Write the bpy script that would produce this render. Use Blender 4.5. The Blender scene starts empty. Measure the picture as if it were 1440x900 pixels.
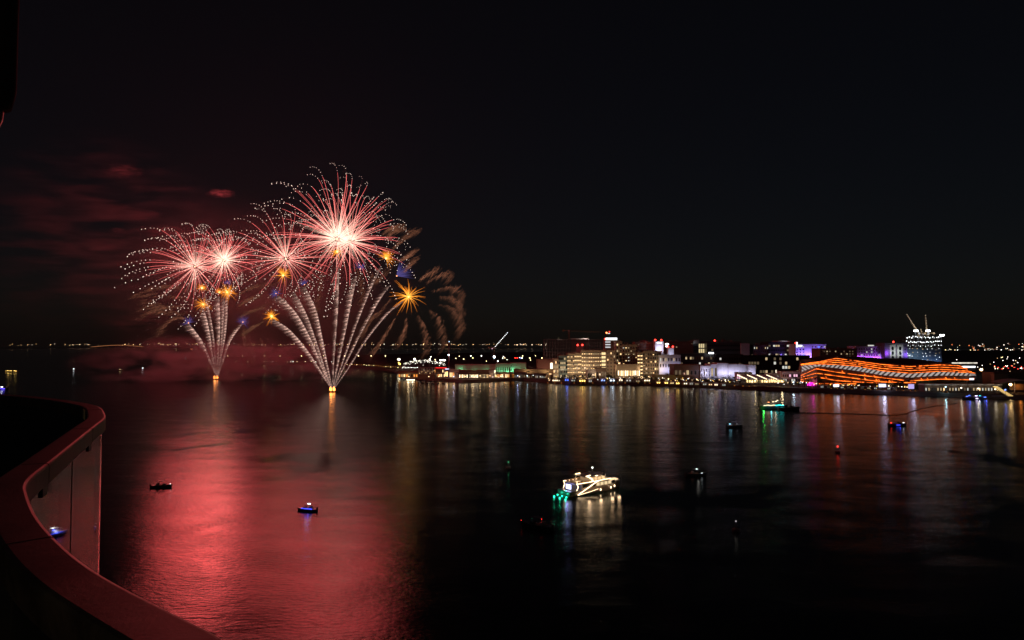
import bpy, math, random
from mathutils import Vector
random.seed(11)
S = bpy.context.scene
COL = S.collection
R = math.radians

# ------------------------------------------------------------------ camera
F, H = 960.0, 45.0                      # focal length in photo pixels, eye height above the water
PITCH = math.atan(35 / F)
cam_d = bpy.data.cameras.new('camera'); cam_d.lens = 24; cam_d.sensor_width = 36
cam_d.clip_start = 0.05; cam_d.clip_end = 40000
cam = bpy.data.objects.new('camera', cam_d); COL.objects.link(cam)
cam.location = (0, 0, H); cam.rotation_euler = (math.pi / 2 + PITCH, 0, 0)
S.camera = cam

# ------------------------------------------------------------------ night sky and an added faint sun lamp
world = bpy.data.worlds.new('World'); S.world = world; world.use_nodes = True
wn = world.node_tree; wn.nodes.clear()
sky = wn.nodes.new('ShaderNodeTexSky'); sky.sky_type = 'NISHITA'; sky.sun_disc = False
sky.sun_elevation = R(35); sky.sun_rotation = R(200)
bg1 = wn.nodes.new('ShaderNodeBackground'); bg1.inputs[1].default_value = 0.0007
bg2 = wn.nodes.new('ShaderNodeBackground'); bg2.inputs[0].default_value = (1.0, 0.80, 0.78, 1); bg2.inputs[1].default_value = 0.0007
add = wn.nodes.new('ShaderNodeAddShader'); wo = wn.nodes.new('ShaderNodeOutputWorld')
wn.links.new(sky.outputs[0], bg1.inputs[0]); wn.links.new(bg1.outputs[0], add.inputs[0])
wn.links.new(bg2.outputs[0], add.inputs[1]); wn.links.new(add.outputs[0], wo.inputs[0])
faint_sun_d = bpy.data.lights.new('added_faint_sun', 'SUN'); faint_sun_d.energy = 0.004; faint_sun_d.angle = R(0.5); faint_sun_d.color = (1, 0.95, 0.88)  # faint sun lamp added as fill, no such source in view
faint_sun = bpy.data.objects.new('added_faint_sun', faint_sun_d); COL.objects.link(faint_sun)
faint_sun.rotation_euler = (R(55), 0, R(-20))

# ------------------------------------------------------------------ exposure and render settings
S.view_settings.view_transform = 'Standard'; S.view_settings.look = 'None'
S.view_settings.exposure = 0; S.view_settings.gamma = 1; S.view_settings.use_curve_mapping = False
S.render.engine = 'CYCLES'
cy = S.cycles
cy.use_denoising = True; cy.denoiser = 'OPENIMAGEDENOISE'; cy.use_light_tree = True
cy.use_adaptive_sampling = True; cy.adaptive_threshold = 0.006
cy.max_bounces = 6; cy.diffuse_bounces = 1; cy.glossy_bounces = 3; cy.transmission_bounces = 4
cy.volume_bounces = 0; cy.transparent_max_bounces = 12
cy.sample_clamp_indirect = 3.0; S.render.filter_size = 1.1; cy.caustics_reflective = True; cy.caustics_refractive = False
cy.volume_step_rate = 1.0; cy.volume_max_steps = 64

# main knobs
RED_POWER = 235000.0          # each big red shell
HAZE_DENSITY = 0.000016

# ------------------------------------------------------------------ projection helpers (photo pixel -> place)
def ray(px, py):
    x = (px - 720) / F; y = (450 - py) / F
    c, s = math.cos(PITCH), math.sin(PITCH)
    return Vector((x, c - y * s, s + y * c))
def at(px, py, Y):
    d = ray(px, py); t = Y / d.y
    return Vector((d.x * t, Y, H + d.z * t))
def level(px, py, z=0.0):
    d = ray(px, py); t = (z - H) / d.z
    return Vector((d.x * t, d.y * t, z))

# ------------------------------------------------------------------ materials
MATS = {}
def nodes_of(name):
    m = bpy.data.materials.new(name); m.use_nodes = True
    nt = m.node_tree; nt.nodes.clear()
    out = nt.nodes.new('ShaderNodeOutputMaterial')
    return m, nt, out
def surf(name, col, rough=0.7, metal=0.0, var=0.25, scale=0.6, coat=0.0):
    if name in MATS: return MATS[name]
    m, nt, out = nodes_of(name)
    b = nt.nodes.new('ShaderNodeBsdfPrincipled')
    tc = nt.nodes.new('ShaderNodeTexCoord'); no = nt.nodes.new('ShaderNodeTexNoise')
    no.inputs['Scale'].default_value = scale; no.inputs['Detail'].default_value = 5
    mix = nt.nodes.new('ShaderNodeMix'); mix.data_type = 'RGBA'
    mix.inputs[6].default_value = (*[c * (1 - var) for c in col], 1)
    mix.inputs[7].default_value = (*[min(1, c * (1 + var)) for c in col], 1)
    nt.links.new(tc.outputs['Object'], no.inputs['Vector']); nt.links.new(no.outputs[0], mix.inputs[0])
    nt.links.new(mix.outputs[2], b.inputs['Base Color'])
    b.inputs['Roughness'].default_value = rough; b.inputs['Metallic'].default_value = metal
    b.inputs['Coat Weight'].default_value = coat
    nt.links.new(b.outputs[0], out.inputs[0]); MATS[name] = m
    return m
def glow(name, col, strength, sample=False, var=0.0, scale=0.5):
    """something that gives off light"""
    if name in MATS: return MATS[name]
    m, nt, out = nodes_of(name)
    e = nt.nodes.new('ShaderNodeEmission'); e.inputs[0].default_value = (*col, 1); e.inputs[1].default_value = strength
    if var:
        tc = nt.nodes.new('ShaderNodeTexCoord'); no = nt.nodes.new('ShaderNodeTexNoise'); no.inputs['Scale'].default_value = scale
        mr = nt.nodes.new('ShaderNodeMapRange'); mr.inputs[1].default_value = 0.35; mr.inputs[2].default_value = 0.65
        mr.inputs[3].default_value = strength * (1 - var); mr.inputs[4].default_value = strength * (1 + var)
        nt.links.new(tc.outputs['Object'], no.inputs['Vector']); nt.links.new(no.outputs[0], mr.inputs[0]); nt.links.new(mr.outputs[0], e.inputs[1])
    nt.links.new(e.outputs[0], out.inputs[0])
    m.cycles.emission_sampling = 'FRONT_BACK' if sample else 'NONE'
    MATS[name] = m
    return m
def fire_mat():
    """burning sparks: every spark radiates its own colour (attribute 'fire')"""
    m, nt, out = nodes_of('spark_fire')
    a = nt.nodes.new('ShaderNodeAttribute'); a.attribute_name = 'fire'
    e = nt.nodes.new('ShaderNodeEmission'); nt.links.new(a.outputs['Color'], e.inputs[0])
    nt.links.new(e.outputs[0], out.inputs[0]); m.cycles.emission_sampling = 'NONE'
    return m
FIRE = fire_mat()

# ------------------------------------------------------------------ mesh builder
class MB:
    def __init__(s): s.v = []; s.f = []; s.m = []; s.c = []
    def face(s, pts, m=0):
        i = len(s.v); s.v += [tuple(p) for p in pts]; s.f.append(tuple(range(i, i + len(pts)))); s.m.append(m)
    def box(s, x0, x1, y0, y1, z0, z1, m=0):
        i = len(s.v)
        s.v += [(x0, y0, z0), (x1, y0, z0), (x1, y1, z0), (x0, y1, z0), (x0, y0, z1), (x1, y0, z1), (x1, y1, z1), (x0, y1, z1)]
        for f in ((0, 3, 2, 1), (4, 5, 6, 7), (0, 1, 5, 4), (1, 2, 6, 5), (2, 3, 7, 6), (3, 0, 4, 7)):
            s.f.append(tuple(i + k for k in f)); s.m.append(m)
    def prism(s, poly, z0, z1, m=0):
        n = len(poly); i = len(s.v)
        s.v += [(p[0], p[1], z0) for p in poly] + [(p[0], p[1], z1) for p in poly]
        s.f.append(tuple(i + k for k in reversed(range(n)))); s.f.append(tuple(i + n + k for k in range(n))); s.m += [m, m]
        for k in range(n):
            k2 = (k + 1) % n; s.f.append((i + k, i + k2, i + n + k2, i + n + k)); s.m.append(m)
    def tube(s, pts, rad, n=5, m=0, cols=None, cap=True):
        pts = [Vector(p) for p in pts]; i0 = len(s.v)
        if not hasattr(rad, '__len__'): rad = [rad] * len(pts)
        for k, p in enumerate(pts):
            d = (pts[min(k + 1, len(pts) - 1)] - pts[max(k - 1, 0)])
            d = d.normalized() if d.length > 1e-9 else Vector((0, 0, 1))
            a = d.cross(Vector((0, 0, 1)) if abs(d.z) < 0.9 else Vector((1, 0, 0))).normalized(); b = d.cross(a)
            for j in range(n):
                t = 2 * math.pi * j / n
                s.v.append(tuple(p + (a * math.cos(t) + b * math.sin(t)) * rad[k]))
                if cols: s.c.append(cols[k])
        for k in range(len(pts) - 1):
            for j in range(n):
                a = i0 + k * n + j; b = i0 + k * n + (j + 1) % n
                s.f.append((a, b, b + n, a + n)); s.m.append(m)
        if cap:
            s.f.append(tuple(i0 + j for j in reversed(range(n)))); s.m.append(m)
            s.f.append(tuple(i0 + (len(pts) - 1) * n + j for j in range(n))); s.m.append(m)
    def hair(s, a, b, r, ca, cb=None, mid=None):
        """one fine stroke that tapers to a point"""
        a = Vector(a); b = Vector(b); d = (b - a)
        if d.length < 1e-6: return
        d.normalize(); u = d.cross(Vector((0, 1, 0)))
        u = u.normalized() if u.length > 1e-4 else Vector((1, 0, 0))
        w = d.cross(u); i = len(s.v)
        for t in range(3):
            an = 2 * math.pi * t / 3; s.v.append(tuple(a + (u * math.cos(an) + w * math.sin(an)) * r)); s.c.append(ca)
        s.v.append(tuple(b)); s.c.append(cb or ca)
        for t in range(3): s.f.append((i + t, i + (t + 1) % 3, i + 3)); s.m.append(0)
    def ball(s, p, r, m=0, nu=6, nv=4, col=None, sz=1.0):
        i = len(s.v); p = Vector(p)
        for a in range(1, nv):
            th = math.pi * a / nv
            for b in range(nu):
                ph = 2 * math.pi * b / nu
                s.v.append((p.x + r * math.sin(th) * math.cos(ph), p.y + r * math.sin(th) * math.sin(ph), p.z + sz * r * math.cos(th)))
        t = len(s.v); s.v += [(p.x, p.y, p.z + r * sz), (p.x, p.y, p.z - r * sz)]
        if col: s.c += [col] * (len(s.v) - i)
        for b in range(nu):
            b2 = (b + 1) % nu
            s.f.append((i + b, i + b2, t)); s.m.append(m)
            for a in range(nv - 2):
                s.f.append((i + a * nu + b, i + (a + 1) * nu + b, i + (a + 1) * nu + b2, i + a * nu + b2)); s.m.append(m)
            s.f.append((i + (nv - 2) * nu + b2, i + (nv - 2) * nu + b, t + 1)); s.m.append(m)
    def mesh(s, name, mats, smooth=False):
        me = bpy.data.meshes.new(name); me.from_pydata(s.v, [], s.f)
        for m in (mats if isinstance(mats, (list, tuple)) else [mats]): me.materials.append(m)
        if any(s.m): me.polygons.foreach_set('material_index', s.m)
        if s.c and len(s.c) == len(s.v):
            at_ = me.attributes.new('fire', 'FLOAT_COLOR', 'POINT')
            flat = []
            for c in s.c: flat += [c[0], c[1], c[2], 1.0]
            at_.data.foreach_set('color', flat)
        if smooth: me.polygons.foreach_set('use_smooth', [True] * len(me.polygons))
        me.update(); return me
    def obj(s, name, mats, parent=None, loc=None, smooth=False):
        return put(name, s.mesh(name, mats, smooth), parent, loc)
def put(name, me, parent=None, loc=None, rz=0.0):
    o = bpy.data.objects.new(name, me); COL.objects.link(o)
    if parent: o.parent = parent
    if loc is not None: o.location = loc
    if rz: o.rotation_euler.z = rz
    return o
def tag(o, label=None, cat=None, group=None, kind=None):
    if label: o['label'] = label
    if cat: o['category'] = cat
    if group: o['group'] = group
    if kind: o['kind'] = kind
    return o
def thing(name, label, cat, loc=(0, 0, 0), rz=0.0, group=None):
    o = put(name, None, None, loc, rz); o.empty_display_size = 1
    return tag(o, label, cat, group)
def dup(root, loc, rz=0.0, label=None, group=None, scale=None):
    r = root.copy(); COL.objects.link(r); r.location = loc; r.rotation_euler.z = rz
    if scale: r.scale = (scale,) * 3
    if label: r['label'] = label
    if group: r['group'] = group
    for ch in list(root.children):
        c = ch.copy(); COL.objects.link(c); c.parent = r
        for g in ch.children:
            d = g.copy(); COL.objects.link(d); d.parent = c
    return r
CITY_LIGHT = 1.0
def shine(parent, loc, col, power, radius=1.0):
    power *= CITY_LIGHT
    if parent and parent.get('category') in ('building', 'wall', 'pavilion', 'hall') and loc[1] < 0:    # spot turned to the facade; many are added fill without a fixture
        d = bpy.data.lights.new('facade_spot', 'SPOT'); d.color = col; d.energy = power * 12.0; d.shadow_soft_size = radius; d.spot_size = R(150); d.spot_blend = 0.8
        o = bpy.data.objects.new('facade_spot', d); COL.objects.link(o); o.location = loc; o.rotation_euler = (R(100), 0, 0); o.parent = parent
        return o
    d = bpy.data.lights.new('lamp_light', 'POINT'); d.color = col; d.energy = power; d.shadow_soft_size = radius
    o = bpy.data.objects.new('lamp_light', d); COL.objects.link(o); o.location = loc
    if parent: o.parent = parent
    return o

# ================================================================== SETTING
# ---- water
def water_material():
    m, nt, out = nodes_of('sea_water')
    N = nt.nodes.new; L = nt.links.new
    b = N('ShaderNodeBsdfAnisotropic'); b.distribution = 'BECKMANN'
    df = N('ShaderNodeBsdfDiffuse'); df.inputs[0].default_value = (0.005, 0.014, 0.014, 1)
    fr = N('ShaderNodeFresnel'); fr.inputs[0].default_value = 1.333; mx = N('ShaderNodeMixShader')
    tc = N('ShaderNodeTexCoord')
    # calm slicks where the breeze does not ruffle the surface
    mp = N('ShaderNodeMapping'); mp.inputs['Scale'].default_value = (0.022, 0.020, 1); mp.inputs['Rotation'].default_value = (0, 0, R(-18))
    n1 = N('ShaderNodeTexNoise'); n1.inputs['Scale'].default_value = 1; n1.inputs['Detail'].default_value = 5; n1.inputs['Distortion'].default_value = 0.9
    L(tc.outputs['Object'], mp.inputs[0]); L(mp.outputs[0], n1.inputs['Vector'])
    calm = N('ShaderNodeMapRange'); calm.inputs[1].default_value = 0.30; calm.inputs[2].default_value = 0.42
    calm.inputs[3].default_value = 0.0; calm.inputs[4].default_value = 1.0; L(n1.outputs[0], calm.inputs[0])
    ro = N('ShaderNodeMapRange'); ro.inputs[3].default_value = 0.13; ro.inputs[4].default_value = 0.19
    L(calm.outputs[0], ro.inputs[0]); L(ro.outputs[0], b.inputs['Roughness'])
    # wavelets
    mp2 = N('ShaderNodeMapping'); mp2.inputs['Scale'].default_value = (0.45, 1.0, 1); mp2.inputs['Rotation'].default_value = (0, 0, R(12))
    L(tc.outputs['Object'], mp2.inputs[0])
    w1 = N('ShaderNodeTexNoise'); w1.inputs['Scale'].default_value = 1.3; w1.inputs['Detail'].default_value = 4; w1.inputs['Roughness'].default_value = 0.6
    L(mp2.outputs[0], w1.inputs['Vector'])
    w2 = N('ShaderNodeTexNoise'); w2.inputs['Scale'].default_value = 0.09; w2.inputs['Detail'].default_value = 3
    L(mp2.outputs[0], w2.inputs['Vector'])
    m1 = N('ShaderNodeMath'); m1.operation = 'MULTIPLY'; L(w1.outputs[0], m1.inputs[0]); m1.inputs[1].default_value = 0.115
    m2 = N('ShaderNodeMath'); m2.operation = 'MULTIPLY_ADD'; L(w2.outputs[0], m2.inputs[0]); m2.inputs[1].default_value = 0.27; L(m1.outputs[0], m2.inputs[2])
    bs = N('ShaderNodeMapRange'); bs.inputs[3].default_value = 0.24; bs.inputs[4].default_value = 0.86
    mp3 = N('ShaderNodeMapping'); mp3.inputs['Scale'].default_value = (0.05, 0.075, 1); mp3.inputs['Rotation'].default_value = (0, 0, R(20)); L(tc.outputs['Object'], mp3.inputs[0])
    gu = N('ShaderNodeTexNoise'); gu.inputs['Scale'].default_value = 1; gu.inputs['Detail'].default_value = 4; gu.inputs['Distortion'].default_value = 0.5; L(mp3.outputs[0], gu.inputs['Vector'])
    gm = N('ShaderNodeMapRange'); gm.inputs[1].default_value = 0.35; gm.inputs[2].default_value = 0.65; gm.inputs[3].default_value = 0.35; gm.inputs[4].default_value = 1.0; L(gu.outputs[0], gm.inputs[0])
    gx = N('ShaderNodeMath'); gx.operation = 'MULTIPLY'; L(gm.outputs[0], gx.inputs[0]); L(calm.outputs[0], gx.inputs[1]); L(gx.outputs[0], bs.inputs[0])
    bp = N('ShaderNodeBump'); bp.inputs['Distance'].default_value = 1.0
    L(bs.outputs[0], bp.inputs['Strength']); L(m2.outputs[0], bp.inputs['Height']); L(bp.outputs[0], b.inputs['Normal'])
    L(bp.outputs[0], fr.inputs['Normal']); L(fr.outputs[0], mx.inputs[0]); L(df.outputs[0], mx.inputs[1]); L(b.outputs[0], mx.inputs[2]); L(mx.outputs[0], out.inputs[0])
    return m
b = MB(); b.face([(-16000, -300, 0), (16000, -300, 0), (16000, 15000, 0), (-16000, 15000, 0)])
water = b.obj('water', water_material()); tag(water, 'dark rippled bay water mirroring red fireworks', None, kind='structure')

# ---- land
GROUND = surf('dark_sand', (0.075, 0.062, 0.05), 0.9, 0, 0.4, 0.03)
STONE = surf('quay_stone', (0.055, 0.045, 0.038), 0.85, 0, 0.35, 0.25)
PAVE = surf('promenade_paving', (0.075, 0.065, 0.058), 0.8, 0, 0.25, 0.15)
shore_px = [(272, 510.5), (300, 512), (360, 513), (440, 514), (500, 517), (552, 523), (566, 532), (620, 536.5), (650, 538.5), (700, 536.5),
            (735, 535), (765, 538), (800, 541), (900, 542), (1000, 545), (1100, 550), (1200, 553.5), (1300, 557), (1440, 562), (1700, 572)]
shore = [level(*p) for p in shore_px]
def inland(k, d):
    a = shore[max(0, k - 1)]; c = shore[min(len(shore) - 1, k + 1)]
    t = (c - a).normalized(); n = Vector((-t.y, t.x, 0))
    return shore[k] + n * d
LZ = 3.0
crest = [inland(k, 7.0) for k in range(len(shore))]
prom = [inland(k, 26.0) for k in range(len(shore))]
for q in crest + prom: q.z = LZ
b = MB()
for k in range(len(shore) - 1):
    a, c = shore[k].copy(), shore[k + 1].copy(); a.z = c.z = -1.0
    b.face([a, c, crest[k + 1], crest[k]])
quay = b.obj('quay_revetment', STONE); tag(quay, 'sloping stone revetment between water and promenade', None, kind='structure')
b = MB()
for k in range(len(shore) - 1): b.face([crest[k] + Vector((0, 0, .004)), crest[k + 1] + Vector((0, 0, .004)), prom[k + 1] + Vector((0, 0, .004)), prom[k] + Vector((0, 0, .004))])
tag(b.obj('promenade', PAVE), 'paved waterfront promenade along the quay', None, kind='structure')
b = MB()
back = [Vector((6500, 700, LZ)), Vector((6500, 5200, LZ)), Vector((1500, 5600, LZ)), Vector((-250, 3600, LZ)), Vector((-1000, 2300, LZ)), Vector((-900, 1780, LZ))]
b.face(crest + back)
tag(b.obj('land', GROUND), 'flat dark land behind the waterfront', None, kind='structure')
# far coast across the water
b = MB(); b.face([(-9000, 9000, 1.5), (9000, 9000, 1.5), (9000, 10500, 2), (-9000, 10500, 2)])
tag(b.obj('far_coast_ground', GROUND), 'low dark coast on the horizon', None, kind='structure')

# ================================================================== BALCONY
RZ = H - 0.5
rail_px = [(470, 985), (320, 897), (236, 855), (140, 804), (88, 764), (55, 727), (41, 697), (147, 579), (140, 571.5), (118, 566), (62, 558.5), (0, 554), (-80, 551)]
ctrl = [level(p[0], p[1], RZ) for p in rail_px]
i_ = rail_px.index((147, 579)); a_ = R(24.9)
ctrl[i_:i_] = [Vector((-1.79 - math.sin(a_) * q, 2.55 + math.cos(a_) * q, RZ)) for q in (0, .5, 1.0, 1.5, 2.0, 2.4)]
ctrl = [Vector((2.5, 0.55, RZ)), Vector((0.5, 0.82, RZ))] + ctrl
def catmull(P, n=10):
    out = []
    for i in range(len(P) - 1):
        p0, p1, p2, p3 = P[max(0, i - 1)], P[i], P[i + 1], P[min(len(P) - 1, i + 2)]
        for k in range(n):
            t = k / n
            out.append(0.5 * ((2 * p1) + (p2 - p0) * t + (2 * p0 - 5 * p1 + 4 * p2 - p3) * t * t + (3 * p1 - p0 - 3 * p2 + p3) * t ** 3))
    out.append(P[-1]); return out
def smooth_path(P, it=12):
    for _ in range(it):
        Q = [P[0]]
        for i in range(1, len(P) - 1): Q.append(P[i] * 0.5 + (P[i - 1] + P[i + 1]) * 0.25)
        Q.append(P[-1]); P = Q
    return P
rail_path = smooth_path(catmull(ctrl, 12), 10)
def normals(P):
    N = []
    for i in range(len(P)):
        t = (P[min(i + 1, len(P) - 1)] - P[max(i - 1, 0)]); t.z = 0; t.normalize(); N.append(Vector((-t.y, t.x, 0)))
    return N
rail_n = normals(rail_path)
def sweep(mb, P, Nn, prof, m=0, closed_ends=True):
    n = len(prof); i0 = len(mb.v)
    for p, q in zip(P, Nn):
        for (u, w) in prof: v = p + q * u; mb.v.append((v.x, v.y, v.z + w))
    for k in range(len(P) - 1):
        for j in range(n):
            a = i0 + k * n + j; c = i0 + k * n + (j + 1) % n
            mb.f.append((a, a + n, c + n, c)); mb.m.append(m)
    if closed_ends:
        mb.f.append(tuple(i0 + j for j in range(n))); mb.m.append(m)
        mb.f.append(tuple(i0 + (len(P) - 1) * n + j for j in reversed(range(n)))); mb.m.append(m)
def rail_material():
    m, nt, out = nodes_of('painted_steel_rail'); N = nt.nodes.new; L = nt.links.new
    b = N('ShaderNodeBsdfPrincipled'); tc = N('ShaderNodeTexCoord')
    no = N('ShaderNodeTexNoise'); no.inputs['Scale'].default_value = 3.2; no.inputs['Detail'].default_value = 10; no.inputs['Roughness'].default_value = 0.75; no.inputs['Distortion'].default_value = 0.6
    L(tc.outputs['Object'], no.inputs['Vector'])
    cr = N('ShaderNodeValToRGB'); cr.color_ramp.elements[0].position = 0.40; cr.color_ramp.elements[0].color = (0.020, 0.016, 0.014, 1)
    cr.color_ramp.elements[1].position = 0.62; cr.color_ramp.elements[1].color = (0.088, 0.068, 0.058, 1)
    L(no.outputs[0], cr.inputs[0]); L(cr.outputs[0], b.inputs['Base Color'])
    mr = N('ShaderNodeMapRange'); mr.inputs[3].default_value = 0.35; mr.inputs[4].default_value = 0.6; L(no.outputs[0], mr.inputs[0]); L(mr.outputs[0], b.inputs['Roughness'])
    b.inputs['Metallic'].default_value = 0.35
    bp = N('ShaderNodeBump'); bp.inputs['Strength'].default_value = 0.45; bp.inputs['Distance'].default_value = 0.01; L(no.outputs[0], bp.inputs['Height']); L(bp.outputs[0], b.inputs['Normal'])
    L(b.outputs[0], out.inputs[0]); return m
def glass_material():
    m, nt, out = nodes_of('balustrade_glass'); N = nt.nodes.new; L = nt.links.new
    tr = N('ShaderNodeBsdfTransparent'); tr.inputs[0].default_value = (0.55, 0.58, 0.56, 1)
    gl = N('ShaderNodeBsdfGlossy'); gl.inputs['Roughness'].default_value = 0.03; gl.inputs[0].default_value = (0.95, 0.97, 0.95, 1)
    fr = N('ShaderNodeFresnel'); fr.inputs[0].default_value = 1.9
    mx = N('ShaderNodeMixShader'); L(fr.outputs[0], mx.inputs[0]); L(tr.outputs[0], mx.inputs[1]); L(gl.outputs[0], mx.inputs[2])
    L(mx.outputs[0], out.inputs[0]); return m
RAILM, GLASSM = rail_material(), glass_material()
BLACKM = surf('black_gasket', (0.02, 0.02, 0.02), 0.6)
balc = thing('balcony_railing', 'curving steel capped glass balcony railing winding past the viewer', 'railing', (0, 0, 0))
b = MB()
w, hgt, r = 0.115, 0.085, 0.012
prof = [(0, -hgt), (0, -r), (r * .3, -r * .3), (r, 0), (w - r, 0), (w - r * .3, -r * .3), (w, -r), (w, -hgt), (w - 0.02, -hgt - 0.004), (0.02, -hgt - 0.004)]
sweep(b, rail_path, rail_n, prof); b.obj('handrail', RAILM, balc)
# length along the rail, glass cut into panels with open joints
acc = [0]
for i in range(1, len(rail_path)): acc.append(acc[-1] + (rail_path[i] - rail_path[i - 1]).length)
def cut(s0, s1):
    P, Q = [], []
    def interp(s):
        for i in range(1, len(acc)):
            if acc[i] >= s:
                t = (s - acc[i - 1]) / max(1e-9, acc[i] - acc[i - 1]); return rail_path[i - 1].lerp(rail_path[i], t), rail_n[i - 1].lerp(rail_n[i], t).normalized()
        return rail_path[-1], rail_n[-1]
    p, q = interp(s0); P.append(p); Q.append(q)
    for i in range(len(acc)):
        if s0 < acc[i] < s1: P.append(rail_path[i]); Q.append(rail_n[i])
    p, q = interp(s1); P.append(p); Q.append(q)
    return P, Q
i_tip = min(range(len(rail_path)), key=lambda i: (rail_path[i] - level(147, 579, RZ)).length)
s_tip = acc[i_tip]; joints = [0.02]
s = s_tip - 0.38
back_j = []
while s > 0.3: back_j.append(s); s -= 1.35
fwd_j = []; s = s_tip + 0.95
while s < acc[-1] - 0.3: fwd_j.append(s); s += 1.35
joints = [0.02] + back_j[::-1] + fwd_j + [acc[-1] - 0.02]
for k in range(len(joints) - 1):
    P, Q = cut(joints[k] + (0.008 if k else 0), joints[k + 1] - 0.008)
    b = MB(); sweep(b, P, Q, [(0.020, -1.09), (0.020, -hgt - 0.006), (0.034, -hgt - 0.006), (0.034, -1.09)]); b.obj('glass_panel', GLASSM, balc)
for s in back_j + fwd_j:
    P, Q = cut(s - 0.0076, s + 0.0076); b = MB(); sweep(b, P, Q, [(0.018, -1.09), (0.018, -hgt - 0.007), (0.037, -hgt - 0.007), (0.037, -1.09)]); b.obj('joint_gasket', BLACKM, balc)
for s in [q + .6 for q in back_j + fwd_j]:      # weld seams across the handrail
    P, Q = cut(s - 0.004, s + 0.004); b = MB(); sweep(b, P, Q, [(u_ + (-.0012 if u_ < w / 2 else .0012), v_ + (.0012 if v_ > -.02 else -.0012)) for u_, v_ in prof]); b.obj('rail_seam', BLACKM, balc)
    P, Q = cut(s - 0.05, s + 0.05); b = MB(); sweep(b, P, Q, [(.012, -hgt - .05), (.012, -hgt - .008), (.045, -hgt - .008), (.045, -hgt - .05)]); b.obj('glass_clamp', RAILM, balc)
# room light reflected in the rail's inner face, put in as a pale strip
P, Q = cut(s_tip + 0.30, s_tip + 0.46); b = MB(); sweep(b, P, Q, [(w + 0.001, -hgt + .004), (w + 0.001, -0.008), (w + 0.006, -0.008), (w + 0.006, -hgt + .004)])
b.obj('reflection_patch', surf('pale_reflection', (0.75, 0.62, 0.36), 0.4, 0.3), balc)
shine(balc, (-2.2, -2.6, H + 0.4), (1, .72, .4), 28.0, .3)      # light from the room behind the balcony
# balcony slab (setting) and facade fin above
slab_poly = [p + q * 0.030 for p, q in zip(rail_path, rail_n)] + [Vector((-7.0, 3.0, 0)), Vector((-6.5, -3, 0)), Vector((2.6, -3, 0))]
b = MB(); b.prism([(p.x, p.y) for p in slab_poly], RZ - 1.40, RZ - 1.10)
slab = b.obj('balcony_slab', surf('dark_deck_tile', (0.13, 0.115, 0.09), 0.6, 0, 0.3, 3)); tag(slab, 'dark tiled balcony deck behind the curving railing', None, kind='structure')
fin = thing('facade_fin', 'dark rounded facade fin hanging above the balcony corner', 'facade fin', at(-17, 150, 5.6))
b = MB(); b.tube([(0, 0, 0), (0, 0, 0.15), (0, 0, 3.5)], [0.16, 0.19, 0.20], 20); b.obj('fin_shaft', surf('fin_paint', (0.035, 0.024, 0.034), 0.9), fin, smooth=True)
b = MB(); b.ball((-0.05, 0, -0.02), 0.15, nu=16, nv=10, sz=1.5); b.obj('fin_foot', surf('fin_foot_black', (0.01, 0.01, 0.01), 0.5), fin, smooth=True)

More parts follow.
